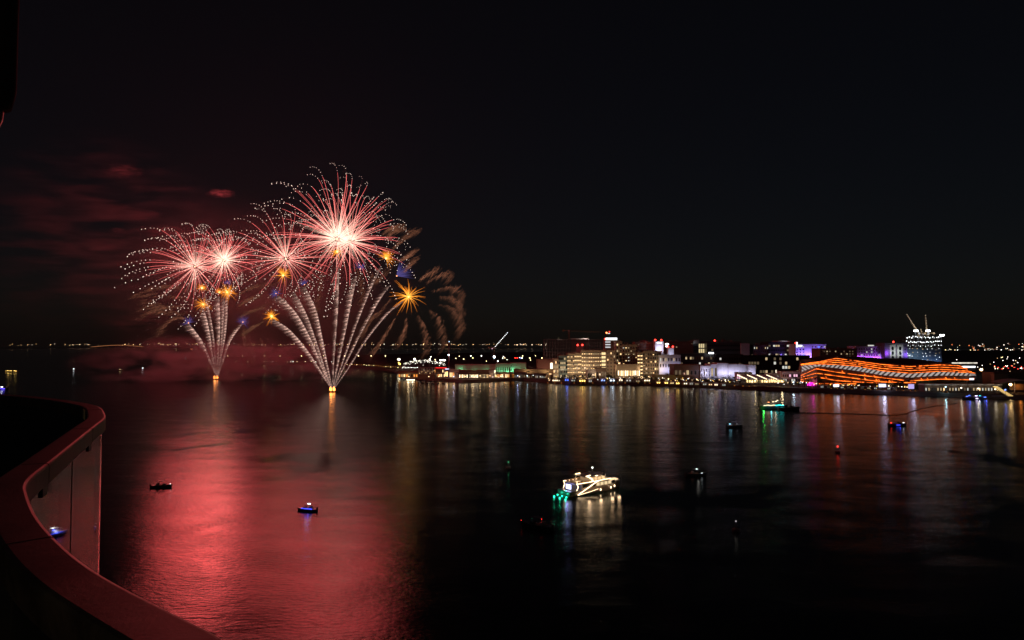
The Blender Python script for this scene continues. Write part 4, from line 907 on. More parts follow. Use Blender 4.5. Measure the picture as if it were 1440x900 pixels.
# roof shell
rim = [p - aorg for p in lev3[-1]]
cx = sum(p.x for p in rim) / len(rim); b = MB()
back_rim = [Vector((p.x * .96 + 8, 118 + (p.y - rim[0].y) * .1, 24)) for p in rim]
rows_ = 6; grid = []
for j in range(rows_ + 1):
    u = j / rows_; row = []
    for i, (p, q) in enumerate(zip(dense(rim, 4), dense(back_rim, 4))):
        e = math.sin(math.pi * i / (4 * (len(rim) - 1))); v_ = p.lerp(q, u); v_.z += 5.0 * math.sin(math.pi * u) * e; row.append(v_)
    grid.append(row)
for j in range(rows_):
    for i in range(len(grid[0]) - 1): b.face([grid[j][i], grid[j][i + 1], grid[j + 1][i + 1], grid[j + 1][i]])
b.obj('roof', surf('arena_roof_membrane', (.05, .04, .038), .85, 0, .3, .1), arena)
b = MB()
for r_ in (lev3,):
    bl_ = [lev3[0][-1] - aorg, lev3[0][0] - aorg]; tl_ = [lev3[-1][-1] - aorg, lev3[-1][0] - aorg]; bq = [Vector((bl_[0].x + 10, 125, 0)), Vector((bl_[1].x + 12, 125, 0))]; tq = [grid[-1][-1], grid[-1][0]]
    b.face([bl_[0], bq[0], tq[0], tl_[0]]); b.face([bq[0], bq[1], tq[1], tq[0]]); b.face([bq[1], bl_[1], tl_[1], tq[1]])
b.obj('rear_wall', BRONZE, arena)
b = MB(); p = at(1364, 533, 640) - aorg; b.box(p.x - 1.2, p.x + 2.8, p.y - 1.4, p.y - 1.0, p.z - .8, p.z + .9); b.obj('lit_opening', glow('arena_door', (.9, .95, 1), 1.6), arena)

# ---- lit screens by the arena
for (x0, x1, y0, y1, lab, g, pw_) in ((1236, 1246, 540.5, 545, 'wide bright lavender advertising screen under the arena', G_LAV, 9000), (1277.5, 1285.5, 541, 547.5, 'narrow violet kiosk screen with a bright header near the cyan figure', glow('violet_screen', (.60, .50, 1), .9), 4500),
                            (1172, 1180, 541, 544.5, 'slanted white screen beside the magenta dome', glow('white_screen', (.9, .9, 1), 1.6), 3000)):
    p = level((x0 + x1) / 2, y1 + 4, LZ); k = p.y / F; w_, h_ = (x1 - x0) * k, (y1 - y0) * k
    t = thing('screen', lab, 'screen', p); b = MB(); b.box(-w_ / 2, w_ / 2, -.15, .15, 3.0, 3.0 + h_); b.obj('screen_face', g, t)
    b = MB(); b.box(-w_ / 2 - .2, w_ / 2 + .2, .155, .5, 2.8, 3.2 + h_); b.obj('screen_frame', POLE, t)
    for x in (-w_ * .35, w_ * .35):
        b = MB(); b.tube([(x, .3, -.3), (x, .3, 2.79)], .15, 5); b.obj('leg', POLE, t)
    shine(t, (0, -3.5, 4.5), (.66, .66, 1), pw_, 1.2)

# ---- pier hall, ramp and curved roof at the city end
ph_, phw, phh = building('long low pier hall with a white roof and lit colonnade', 1300, 1409, 541.5, 616, 9, BROWN, 1, 26, .7, (G_PALE, G_SOFT, G_WARM, G_DIM), 'hotel', (.4, .5), seed=71, roofm=WHITE, cat='hall', name='pier_hall')
for i in range(9): shine(ph_, (-phw / 2 + phw * (i + .5) / 9, -3.5, 4.5), NEUT, 110, .6)
building('brown windowless hall behind the curved white roof', 1398, 1446, 525, 640, 16, BROWN, seed=72)
building('sand wall stepping down in front of the windowless brown hall', 1398, 1418, 527, 634, 4, SAND, seed=73, cat='wall', name='screen_wall')
t = thing('curved_canopy', 'white curved canopy glowing orange underneath by the striped ramp', 'canopy', at(1424, 542, 600)); b = MB()
P = [(-11 + i * 3.2, 2.0 + 2.6 * math.sin(math.pi * min(1, i / 10) * .9) ) for i in range(12)]
for i in range(11): b.face([(P[i][0], 0, P[i][1]), (P[i + 1][0], 0, P[i + 1][1]), (P[i + 1][0], 12, P[i + 1][1] + .8), (P[i][0], 12, P[i][1] + .8)]); b.face([(P[i][0], 0, P[i][1] - .7), (P[i + 1][0], 0, P[i + 1][1] - .7), (P[i + 1][0], 0, P[i + 1][1]), (P[i][0], 0, P[i][1])])
b.obj('canopy', WHITE, t)
b = MB(); b.box(2, 24, 6, 6.3, -4.5, 1.0); b.obj('rear_wall', SAND, t); shine(t, (9, 3, -1), (1, .3, .05), 2600, .8)
for x in (2.5, 13, 23.5):
    b = MB(); b.tube([(x, 1, -8), (x, 1, 2.6)], .25, 6); b.obj('post', WHITE, t)
t = thing('lit_ramp', 'steep ramp outlined by rows of yellow step lamps', 'ramp', level(1432, 558, LZ) + Vector((0, 10, 0))); b = MB(); b.face([(-14, 0, 7.5), (-10, -2, 7.5), (2, -2, 0), (-2, 0, 0)]); b.prism([(-14, 0), (2, 0), (2, .6), (-14, .6)], -.3, .2); b.obj('ramp_deck', GREYC, t)
for i in range(10):
    f = i / 9; b = MB(); b.tube([(-13.6 + 12 * f, -.3, 7.6 - 7.4 * f), (-10.4 + 12 * f, -1.9, 7.6 - 7.4 * f)], .20, 5); b.obj('step_lamp', glow('step_lamp', (1, .66, .22), 1.8), t)

# ---- low waterside restaurants
R0 = 815
def low(label, x0, x1, ytop, ybot, mat, rows, cols, lit, gl, style='hotel', win=(.6, .6), depth=10, seed=0, dy=4, lights=(), roofm=None, cat='restaurant'):
    p = level((x0 + x1) / 2, ybot, LZ); Y = p.y
    t, w_, h_ = building(label, x0, x1, ytop, Y, depth, mat, rows, cols, lit, gl, style, win, seed=seed or int(x0 * 3), roofm=roofm, cat=cat, name='waterfront_restaurant')
    for (c_, pw_) in lights: shine(t, (0, -3, 3.5), c_, pw_, .8)
    return t, w_, h_
low('rosy walled pier restaurant at the tip of the quay', 560, 588, 524, 531, SAND, 1, 8, .55, (G_WARM, G_AMBER, G_SOFT), seed=81, lights=((WARM, 1600),), roofm=REDTILE)
pg = thing('pergola_house', 'two storey pergola house with lit timber frame over a brown base', 'restaurant', level(600, 533.0, LZ)); k = pg.location.y / F
b = MB(); b.box(-13 * k, 12 * k, 0, 9, -.5, 6.4 * k); b.obj('base_wall', BROWN, pg)
b = MB()
for i in range(7):
    x = -11.5 * k + 22.5 * k * i / 6
    for y in (.2, 8): b.box(x - .22, x + .22, y, y + .4, 6.4 * k + .002, 15.5 * k)
for z in (10.5, 15.5): b.box(-12 * k, 11.5 * k, .1, .7, z * k + .002, z * k + .5); b.box(-12 * k, 11.5 * k, 8, 8.5, z * k + .002, z * k + .5)
b.obj('timber_frame', PALE, pg); b = MB(); b.box(-12 * k, 11.5 * k, -.2, 9, 15.5 * k + .51, 15.5 * k + .9); b.obj('roof', BROWN, pg)
for x in (-9, -3, 3, 9): shine(pg, (x * k, 3, 12.5 * k), (1, .62, .34), 260, .4); shine(pg, (x * k, -3, 3), (1, .5, .3), 220, .4)
for i in range(8):
    b = MB(); x = (-10 + 2.9 * i) * k; b.ball((x, .6 + (i % 3), (8 + (i * 37 % 5)) * k), .45, nu=6, nv=4); b.obj('lantern', G_WARM, pg)
t, w_, h_ = low('restaurant outlined by a red neon roof strip', 611, 626, 517.5, 531, BROWN, 2, 7, .5, (G_WARM, G_DIM, G_AMBER), seed=83, lights=((WARM, 900),))
b = MB(); b.box(-w_ / 2, w_ / 2 + 2, -.5, -.36, h_ - .1, h_ + .55); b.obj('neon_strip', glow('red_neon', (1, .02, .02), 2.2), t)
t, w_, h_ = low('blue violet panelled house with a white roof sign', 625, 632.5, 519.5, 531, surf('violet_panel', (.20, .17, .30), .7), 1, 3, .8, (G_WARM, G_YEL), seed=84, lights=(((.45, .45, 1), 900),))
b = MB(); b.box(-w_ / 2 + 1, w_ / 2 - 1, -.5, -.36, h_ + .2, h_ + .9); b.obj('roof_sign', glow('blue_white_sign', (.6, .75, 1), 2.5), t)
t, w_, h_ = low('restaurant with a bright peach washed front wall', 632, 646, 520.5, 532, PALE, 1, 6, .4, (G_WARM, G_AMBER), seed=85, lights=(((1, .6, .34), 2200),))
t, w_, h_ = low('long brown roofed hall with a row of glowing arches', 645.5, 687, 521.5, 533, BROWN, 1, 20, .85, (G_HOT, G_WARM, G_WARM, G_SOFT), 'hotel', (.5, .42), seed=86, lights=((WARM, 1500),), roofm=REDTILE)
t, w_, h_ = low('peach box house edged by one tall white light', 686.5, 696.5, 520.5, 531.5, PALE, 0, 0, 0, (), seed=87, lights=(((1, .62, .36), 1800),))
b = MB(); b.box(w_ / 2 - .9, w_ / 2, -.6, -.002, 3, h_); b.obj('corner_lamp', G_HOT, t)
low('amber arcade cafe with many small flame coloured lamps', 696, 723, 524.5, 531.5, SAND, 1, 17, .9, (G_AMBER, G_WARM, G_HOT, G_AMBER), 'hotel', (.6, .7), seed=88, lights=(((1, .45, .15), 2500),))
low('dim cafe terrace with a few cold white lamps', 723, 741, 525, 531.5, BROWN, 1, 12, .55, (G_PALE, G_SOFT), 'hotel', (.4, .6), seed=89, lights=((COOL, 500),))
low('low cafe with scattered white lamps under dark trees', 741, 768, 526.5, 532, BROWN, 1, 14, .5, (G_PALE, G_SOFT), 'hotel', (.4, .6), seed=90, lights=((COOL, 400),))
# green lit halls and pink hall behind them
for (x0, x1, yt, Y, lab, mat, lights) in ((640, 716, 513.5, 960, 'long pale hall washed faintly green at its foot', PALE, [(-30, 2200), (-10, 700), (6, 900), (22, 2600)]), (697, 718, 512, 950, 'square hall with dark bars lit bright green', PALE, [(-5, 2600), (6, 2400)]),
                          (717, 740, 511, 955, 'round shouldered hall glowing green beside the dark lot', PALE, [(-8, 3800), (6, 1800)])):
    t, w_, h_ = building(lab, x0, x1, yt, Y, 20, mat, 1 if x0 == 697 else 0, 7 if x0 == 697 else 0, 0, (None,), 'hotel', (.4, .6), seed=int(x0))
    for x, pw_ in lights: shine(t, (x, -5, 4.5), (.22, 1, .42), pw_ * .55, .8)
t, w_, h_ = building('rosy ribbed hall beside the lowest hotel wing', 755, 779, 506, 940, 18, SAND, 0, 0, seed=94); shine(t, (0, -16, 9), (1, .42, .32), 2400, 1)
for i in range(8):
    b = MB(); x = -w_ / 2 + w_ * (i + .5) / 8; b.box(x - .3, x + .3, -.4, -.002, 0, h_ - .6); b.obj('wall_rib', SAND, t)
t, w_, h_ = building('low sand terrace wall with warm strip lamps behind the cafes', 722, 781, 520, 880, 10, SAND, 1, 12, .5, (G_WARM, G_SOFT), 'hotel', (.7, .18), base=3.0, seed=95, cat='wall', name='terrace_wall'); shine(t, (-8, -7, 7), WARM, 1500, 1); shine(t, (14, -7, 7), WARM, 1500, 1)
sg = thing('lit_gate', 'tall warm glowing gate panel beside the rosy hall', 'gate', at(776, 520, 900)); b = MB(); b.box(-1.8, 1.8, -.3, 0, 0, 9); b.obj('gate_panel', G_HOT, sg); b = MB(); b.box(-2.4, 2.4, .01, .6, -4, 9.6); b.obj('gate_frame', PALE, sg); shine(sg, (0, -4, 4), WARM, 1800, 1)

# ---- promenade kiosks: one of each look, then copies
def kiosk(label, px, py, g, wpx=7, h_=3.4, wall=BROWN, roof=PALE, power=0, lc=WARM):
    p = level(px, py, LZ); k = p.y / F; w_ = wpx * k
    t = thing('kiosk', label, 'kiosk', p, 0, 'lit kiosks along the promenade')
    b = MB(); b.box(-w_ / 2, w_ / 2, 0, 5, -.3, h_); b.obj('wall', wall, t)
    b = MB(); b.box(-w_ / 2 - .5, w_ / 2 + .5, -1.6, 5.3, h_ + .002, h_ + .35); b.obj('roof', roof, t)
    n_ = max(2, int(w_ / 2.2))
    for i in range(n_):
        x = -w_ / 2 + w_ * (i + .5) / n_; put('window', window_mesh(w_ / n_ * .5, h_ * .42, 'hotel', g), t, (x, -.002, .9))
    if power: shine(t, (0, -2.6, 2.6), lc, power * .6, .6)
KD = [(782, 537, G_HOT, 11, 'kiosk with the most dazzling white gold counter on the round deck', 2200, WARM), (797, 536.5, G_BLUE, 6, 'blue lit kiosk under the teal hotel block', 2600, (.15, .25, 1)), (806, 537, G_PALE, 6, 'small pale kiosk between the blue and the golden ones', 0, COOL),
      (819, 537.5, G_YEL, 9, 'golden yellow lit kiosk before the main hotel wing', 2000, (1, .6, .15)), (830, 538, G_PALE, 5, 'cold white kiosk next to the golden one', 1300, COOL), (848, 537, glow('kiosk_blue', (.25, .4, 1), 2.2), 7, 'kiosk with blue arches below the brightest hotel bay', 2200, (.2, .35, 1)),
      (861, 537, glow('kiosk_ice', (.7, .85, 1), 3.5), 8, 'ice white kiosk doubled by a strong reflection', 3200, (.7, .85, 1)), (873, 536.5, G_HOT, 6, 'kiosk with two blinding lamps under the loggia block', 2200, NEUT), (884, 537, G_PALE, 8, 'long white counter kiosk below the lit terrace', 1400, NEUT),
      (897, 538, G_SOFT, 6, 'dim kiosk with softly lit counter by the corner tower', 0, WARM), (910, 537, G_HOT, 9, 'warm kiosk under an awning at the brownish block', 700, WARM)]
for (px, py, g, w_, lab, pw_, lc) in KD: kiosk(lab, px, py, g, w_, power=pw_, lc=lc)
for i in range(11):
    px = 926 + i * 9.0 + (i * 5 % 3)
    g = (G_YEL, G_YEL, G_WARM, G_YEL, G_HOT, G_PALE, G_SOFT, G_PALE, G_WARM, G_HOT, G_PALE)[i]
    kiosk(('small yellow lit kiosk along the garden wall', 'small warm lit kiosk before the brown mall wing', 'small white lit kiosk below the lilac mall')[0 if i < 4 else (1 if i < 7 else 2)], px, 540 + i * .35, g, 5.5, 2.8, power=500 if i % 2 else 0, lc=(1, .7, .25) if i < 5 else NEUT)
for i in range(12):
    px = 1156 + i * 9.4
    if 1232 < px < 1250: continue
    kiosk('small low white lit kiosk at the foot of the arena', px, 546.2 + i * .25, (G_PALE, G_DIM, G_SOFT, G_PALE, G_DIM)[i % 5], 4.5, 2.6, power=260 if i % 3 == 0 else 0, lc=COOL)
fig = thing('lit_figure', 'cyan glowing tapered ornament standing on the promenade', 'ornament', level(1307, 549, LZ)); b = MB(); b.tube([(0, 0, 0), (0, 0, 1.5), (0, 0, 3.2), (0, 0, 5.5)], [1.3, 1.0, .6, .05], 9); b.obj('glow_cone', G_TEAL, fig); b = MB(); b.box(-1.4, 1.4, -1.4, 1.4, -.3, -.003); b.obj('base', STONE, fig)

# ---- lamps
G_WARMB = glow('warm_bulb', (1, .66, .34), 4.5); G_WHITEB = glow('white_bulb', (.95, .97, 1), 5); G_YELB = glow('golden_bulb', (1, .60, .12), 4)
def lamp(label, group, p, hgt, g, r=.55, power=0, lc=WARM, name='street_lamp', arm=0.0, thick=.09):
    b = MB(); b.tube([(0, 0, -.2), (0, 0, hgt - .1)], [thick * 1.4, thick], 5, 0)
    if arm: b.tube([(0, 0, hgt - .2), (arm, 0, hgt)], thick * .8, 4, 0)
    b.box(arm - r * .6, arm + r * .6, -r * .5, r * .5, hgt + r * .9, hgt + r * 1.15, 0); b.ball((arm, 0, hgt + .2), r, 1, nu=7, nv=5)
    o = b.obj(name, [POLE, g], None, p); tag(o, label, 'lamp', group)
    if power: shine(o, (arm, 0, hgt - .6), lc, power, .5)
    return o
rnd = random.Random(5)
# quay wall lamps, low and amber
for i in range(64):
    px = 770 + i * 9.1 + rnd.uniform(-2, 2)
    if i % 5 == 3: continue
    py = 541 + max(0, (px - 900)) * .030
    lamp('low amber quay wall lamp above the dark revetment', 'amber lamps on the quay wall', level(px, py - 1.6, 2.2), .5, G_AMBER, .34, 0, name='quay_lamp')
# promenade lamps with real light
for (px, col_, pw_, lab) in ((575, WARM, 2500, 'warm lamp post at the rosy pier restaurant'), (603, WARM, 900, 'lamp post in front of the pergola house'), (617, (1, .5, .3), 1500, 'lamp post under the red neon strip'), (638, (.45, .6, 1), 2600, 'bluish lamp post by the white roof sign'),
                             (654, WARM, 2300, 'lamp post at the near end of the glowing arches'), (664, WARM, 2300, 'lamp post amid the glowing arches'), (675, WARM, 2000, 'lamp post where the glowing arches end'), (689, (1, .55, .25), 3000, 'lamp post by the peach box house'), (697, (1, .45, .15), 3200, 'lamp post at the corner of the amber arcade'),
                             (728, (.55, .62, 1), 3000, 'cold blue white lamp post by the dim cafe terrace'), (741.5, (.6, .85, 1), 1200, 'pale cyan lamp post near the moored dark boat')):
    py = 533.5 + (1.2 if px < 660 else 0)
    g = glow('lamp_%d' % px, col_, 5.0); lamp(lab, 'lamp posts along the restaurant quay', level(px, py, LZ), 4.2, g, .5, pw_ * .8, col_, 'quay_lamp_post')
for (px, py, col_, pw_, lab) in ((1062, 542, (1, .78, .4), 3000, 'globe lamp glowing gold before the tents'), (1100, 543.5, (1, .75, .4), 7500, 'golden lamp post casting the widest glow at the tent row'), (1116, 545.0, (.55, .8, 1), 5500, 'ice blue lamp post before the pink pavilion'), (1330, 552.5, (.45, .85, 1), 5500, 'cyan white lamp post at the pier hall'),
                                 (1352, 554, NEUT, 2000, 'white lamp post at the middle of the pier hall'), (1376, 555, NEUT, 2500, 'white lamp post past the middle of the pier hall'), (1400, 556, NEUT, 900, 'white lamp post where the pier hall ends'), (1414, 557, (.15, .25, 1), 1500, 'blue lamp post beside the striped ramp'),
                                 (1020, 541.5, NEUT, 900, 'white lamp post in the trees under the lilac mall'), (980, 540.5, WARM, 700, 'warm lamp post by the brown mall wing'), (940, 539.5, (1, .8, .3), 1200, 'yellow lamp post by the garden wall')):
    g = glow('lamp_%d' % px, col_, 5.0); lamp(lab, 'lamp posts along the city promenade', level(px, py, LZ), 5.0, g, .55, pw_, col_, 'promenade_lamp_post')
for (px, py, Y, r, pw_, lab) in ((1380, 520, 800, 1.5, 2500, 'dazzling amber lamp on a tall pole over the dark car park'), (1421, 541, 600, 1.15, 6000, 'dazzling amber lamp on a pole above the striped ramp')):
    p = at(px, py, Y); lamp(lab, 'dazzling amber lamps', Vector((p.x, p.y, LZ)), p.z - LZ, glow('sodium', (1, .62, .26), 14), r, pw_, (1, .6, .25), 'tall_lamp')
for i in range(230):
    px = 655 + rnd.random() * 650; row = rnd.random()
    if 1048 < px < 1100 and row > .4: continue
    py = (531.5 if px < 770 else 535.2 + max(0, px - 900) * .030) + rnd.uniform(-1.5, 2.2)
    kind_ = rnd.choice((0, 0, 0, 1, 1, 2)); lamp(('tiny warm bulb among the promenade trees', 'tiny white bulb among the promenade trees', 'tiny golden bulb among the promenade trees')[kind_], 'tiny bulbs among the promenade trees', level(px, py, LZ), rnd.uniform(1.8, 3.6), (G_WARMB, G_WHITEB, G_YELB)[kind_], rnd.uniform(.22, .42), 0, name='festoon_lamp', thick=.05)
# street lamps on the flat land: one row by the causeway, scattered ones behind
def post_at(px, py, Y, r, g, label, group, power=0, lc=WARM, name='street_lamp'):
    p = at(px, py, Y); lamp(label, group, Vector((p.x, p.y, LZ)), max(2.0, p.z - LZ), g, r, power, lc, name, thick=.14)
YELL = glow('yellow_street', (1, .78, .36), 7); WHT = glow('white_street', (1, .95, .82), 7)
for px in (293, 320, 341, 372, 394, 424, 455, 484.5, 504, 522, 542): post_at(px, 500.5, 1720, 1.15, YELL, 'yellow street lamp on the dark causeway across the bay', 'street lamps on the causeway', 500)
for px in (332, 349, 372.5, 376, 380, 383, 388, 404, 409, 412, 418, 430, 437, 445, 452, 459, 466): post_at(px + rnd.uniform(-1, 1), 509.5 + rnd.uniform(-2.2, 1.2), 1620, rnd.uniform(.5, .95), rnd.choice((YELL, YELL, WHT)), 'small waterside lamp below the causeway street lamps', 'small lamps on the far waterside', 420 if px in (372.5, 430, 459) else 0)
for i in range(26):
    px = 478 + i * 3.4; post_at(px, 512.0 + (px - 478) * .055 + rnd.uniform(-.8, .5), 1290 - (px - 478) * 2.6, .42, rnd.choice((YELL, G_AMBER)), 'tiny amber lamp along the causeway edge', 'tiny amber lamps on the causeway edge', 300 if i % 6 == 0 else 0)
for i in range(12): post_at(566 + i * 2.1, 517.2 + rnd.uniform(-.3, .3), 1010, .34, WHT, 'tiny white lamp over the pier roofs', 'tiny white lamps over the pier roofs')
sc = [(606, 502), (612, 506), (641, 504), (646, 501), (652, 505), (662, 500.5), (665, 503.5), (677, 500.5), (708, 501.5), (707, 503.7), (710, 503.5), (713, 506), (731, 503), (735, 500.5), (734, 503.5), (745, 503.6), (746, 506.5), (753, 500.5), (762, 503.5), (700, 508), (684, 508)]
for i, (px, py) in enumerate(sc): post_at(px, py, 1350, rnd.uniform(.6, 1.1), rnd.choice((YELL, WHT, WHT)), 'scattered street lamp on the dark land behind the green halls', 'street lamps behind the green halls', 250 if i % 4 == 0 else 0)
for (px, py, g, lab) in ((724.5, 503.5, G_RED, 'red lamp pair, the one by the white lamps'), (727.5, 503.5, G_RED, 'red lamp pair, its other half'), (731.5, 504, G_BLUE, 'single blue lamp beside the red pair')): post_at(px, py, 1345, .8, g, lab, None)
for i in range(46):
    px = 1336 + rnd.uniform(0, 118); py = rnd.uniform(502, 523); Y = 45 * 960 / (py - 485 + 6.5) * 0.86
    if px < 1372 and py > 516: continue
    post_at(px, py, Y, rnd.uniform(.24, .45) * Y / 800, rnd.choice((WHT, WHT, YELL, G_WARM)), 'street lamp scattered over the dark plain past the arena', 'street lamps on the plain past the arena', 260 if i % 5 == 0 else 0)
# far coast lights
for i in range(210):
    px = rnd.uniform(-10, 770); py = 484.6 + rnd.gauss(0, .5) - (rnd.random() < .15) * rnd.uniform(.5, 2)
    if 128 < px < 196 and i % 3: continue
    r = rnd.choice((1.8, 2.2, 2.8, 3.8)); p = at(px, py, 9050); post = MB(); hh = max(6, p.z - 1.6)
    post.tube([(0, 0, -.2), (0, 0, hh)], .9, 4, 0); post.ball((0, 0, hh), r, 1, nu=6, nv=4); o = post.obj('coast_lamp', [POLE, rnd.choice((glow('coast_amber', (1, .58, .25), 4.5), glow('coast_white', (1, .85, .6), 5.0), glow('coast_amber', (1, .58, .25), 4.5)))], None, (p.x, p.y, 1.6))
    tag(o, 'pinprick lamp on the far coast along the horizon', 'lamp', 'lamps on the far coast')
for i in range(70):
    px = 1328 + rnd.random() * 125; py = rnd.choice((484.5, 487, 490, 492, 493.5)) + rnd.gauss(0, .9); Y = 5100
    r = rnd.choice((.9, 1.2, 1.6, 2.1)); p = at(px, py, Y); post = MB(); hh = max(4, p.z - LZ); post.tube([(0, 0, -.2), (0, 0, hh)], .5, 4, 0); post.ball((0, 0, hh), r, 1, nu=6, nv=4)
    o = post.obj('suburb_lamp', [POLE, rnd.choice((WHT, YELL, G_ORB))], None, (p.x, p.y, LZ)); tag(o, 'pinprick lamp in the suburb past the lit tower', 'lamp', 'lamps in the far suburb')
br_ = thing('far_bridge', 'long low bridge arching across the horizon under orange lamps', 'bridge', at(165, 487, 8600)); br_.location.z = 1.5; b = MB(); P = []
for i in range(25):
    u = i / 24; x = (-37 + 74 * u) / F * 8600; P.append((x, 0, 12 + 26 * math.sin(math.pi * (u * .85 + .05)) ** 1.3))
for i in range(24):
    a, c = P[i], P[i + 1]; b.face([(a[0], -6, a[2]), (c[0], -6, c[2]), (c[0], 6, c[2]), (a[0], 6, a[2])]); b.face([(a[0], -6, a[2] - 3), (c[0], -6, c[2] - 3), (c[0], -6, c[2]), (a[0], -6, a[2])])
b.obj('deck', GREYC, br_)
for i in range(2, 24, 3):
    b = MB(); b.box(P[i][0] - 2.5, P[i][0] + 2.5, -4, 4, -2.5, P[i][2] - 3.01); b.obj('pier', GREYC, br_)
b = MB(); b.tube([(p[0], -6.8, p[2] + 2.2) for p in P], 1.5, 4); b.obj('light_strip', glow('bridge_amber', (1, .38, .14), .75), br_)

# string lit pavilion, mast and mobile crane on the flat land
sp = thing('festoon_pavilion', 'arched garden pavilion covered in strings of white bulbs', 'pavilion', at(596, 508, 1180)); sp.location.z = LZ; k = 1180 / F
b = MB()
for i in range(9):
    x = (-30 + 7.5 * i) * k; hh = (3 + 7.5 * math.sin(math.pi * (i + .8) / 9.2)) * k
    b.tube([(x, 0, 0), (x, 0, hh)], .2, 5); b.tube([(x, 8, 0), (x, 8, hh)], .2, 5); b.tube([(x, 0, hh), (x, 8, hh)], .15, 4)
b.obj('post_frame', POLE, sp)
FB = glow('festoon_bulb', (1, .95, .78), 3.2); rr = random.Random(3)
for i in range(95):
    u = rr.random(); x = (-30 + 60 * u) * k; top = (7 + 6.5 * math.sin(math.pi * (u * .9 + .05))) * k; z = top - abs(rr.gauss(0, 2.4)) * k
    b = MB(); b.ball((x, rr.uniform(-1, 8), max(2, z)), rr.uniform(.35, .62), nu=6, nv=4); b.obj('bulb', FB, sp)
for q in (-20, 0, 22): shine(sp, (q * k, -3, 9 * k), (1, .92, .7), 900, 1)
for (px, py, r, g, lab) in ((561, 505.5, 1.9, glow('flare_white', (1, .92, .75), 14), 'glaring white lamp at the end of the string lit pavilion'), (583, 505, 1.5, glow('flare_warm', (1, .9, .65), 10), 'bright lamp in the middle of the string lit pavilion'), (604.5, 505.7, 1.4, glow('flare_warm', (1, .9, .65), 10), 'bright lamp closing the string lit pavilion'), (562, 512, 1.5, glow('flare_yellow', (1, .72, .12), 7), 'strong yellow lamp low under the glaring white one'), (560.5, 510, .9, glow('flare_yellow', (1, .72, .12), 7), 'small yellow lamp just above the strong yellow one')):
    post_at(px, py, 1172, r, g, lab, None, 300)
fl = thing('stadium_light', 'wide white floodlight bank near the striped mast', 'floodlight', at(622, 506.8, 1250)); fl.location.z = LZ; hz = at(622, 506.8, 1250).z - LZ
b = MB(); b.tube([(-3, 0, -.2), (-3, 0, hz)], .25, 5); b.tube([(3, 0, -.2), (3, 0, hz)], .25, 5); b.obj('pole', POLE, fl)
for x in (-3.4, -.6, 2.2, 4.4): b = MB(); b.ball((x, -.4, hz + (x % 1.3) * .6), 1.35, nu=7, nv=5); b.obj('lamp', glow('bank_white', (1, .95, .8), 9), fl)
shine(fl, (0, -4, hz), NEUT, 2000, 1)
ms = thing('striped_mast', 'slender red and white mast with one cold floodlight', 'mast', at(631.3, 507, 1100)); ms.location.z = LZ; zt = at(631.3, 481, 1100).z - LZ
for i in range(6):
    b = MB(); b.tube([(0, 0, zt * i / 6 + .002), (0, 0, zt * (i + 1) / 6)], .45 - .04 * i, 6); b.obj('mast_section', (WHITE, surf('mast_red', (.5, .04, .03), .6))[i % 2], ms)
b = MB(); zl = at(631, 499.3, 1100).z - LZ; b.ball((-.4, -.9, zl), 1.1, nu=7, nv=5); b.obj('lamp', glow('mast_flood', (.8, .9, 1), 11), ms); shine(ms, (0, -4, zl), COOL, 1200, .6); shine(ms, (-3, -5, zt * .75), (1, .5, .45), 300, .6)
b = MB(); b.ball((.3, -.4, zt + .6), .8, nu=6, nv=4); b.obj('top_lamp', glow('mast_tip', (.6, .8, 1), 2.5), ms)
lc_ = crane('mobile crane whose slanting boom is strung with white lamps', 695, 507, 489, 1150, (713.5, 468), 11, glow('boom_white', (.9, .97, 1), 4.5), hook=False, red=False, lampr=.5)
fl2 = thing('floodlight', 'cold blue white floodlight at the foot of the mobile crane', 'floodlight', at(695, 501.8, 1140)); b = MB(); b.ball((0, 0, 0), 1.7, nu=8, nv=6); b.obj('lamp', glow('crane_flood', (.75, .87, 1), 14), fl2); b = MB(); b.tube([(0, .8, -20), (0, .8, 0)], .2, 5); b.obj('pole', POLE, fl2); shine(fl2, (0, -4, 0), (.75, .87, 1), 2500, 1)
post_at(692, 490.4, 1150, .8, G_PINK, 'pale pink lamp beside the mobile crane boom', None)

# long roof lamps past the arena
for (x0, x1, y, Y, g, lab) in ((1338, 1374, 510, 1000, glow('roof_cream', (1, .93, .75), .9, var=.5, scale=.12), 'long cream lit shed roof beyond the arena'), (1352, 1371, 515.3, 900, glow('roof_white', (.95, .98, 1), 3.0, var=.3, scale=.3), 'short row of blazing white lamps under a shed eave')):
    A, B = at(x0, y, Y), at(x1, y, Y); t = thing('lit_shed', lab, 'shed', ((A.x + B.x) / 2, Y, LZ)); w_ = B.x - A.x; hh = A.z - LZ
    b = MB(); b.box(-w_ / 2, w_ / 2, 0, 12, -.3, hh - 1.0); b.obj('wall', GREYC, t); b = MB(); b.box(-w_ / 2 - .5, w_ / 2 + .5, -.6, 12.5, hh - .99, hh - .5); b.obj('roof', PALE, t)
    b = MB(); b.box(-w_ / 2, w_ / 2, -.75, -.61, hh - 1.3, hh + .4); b.obj('lamp_strip', g, t)
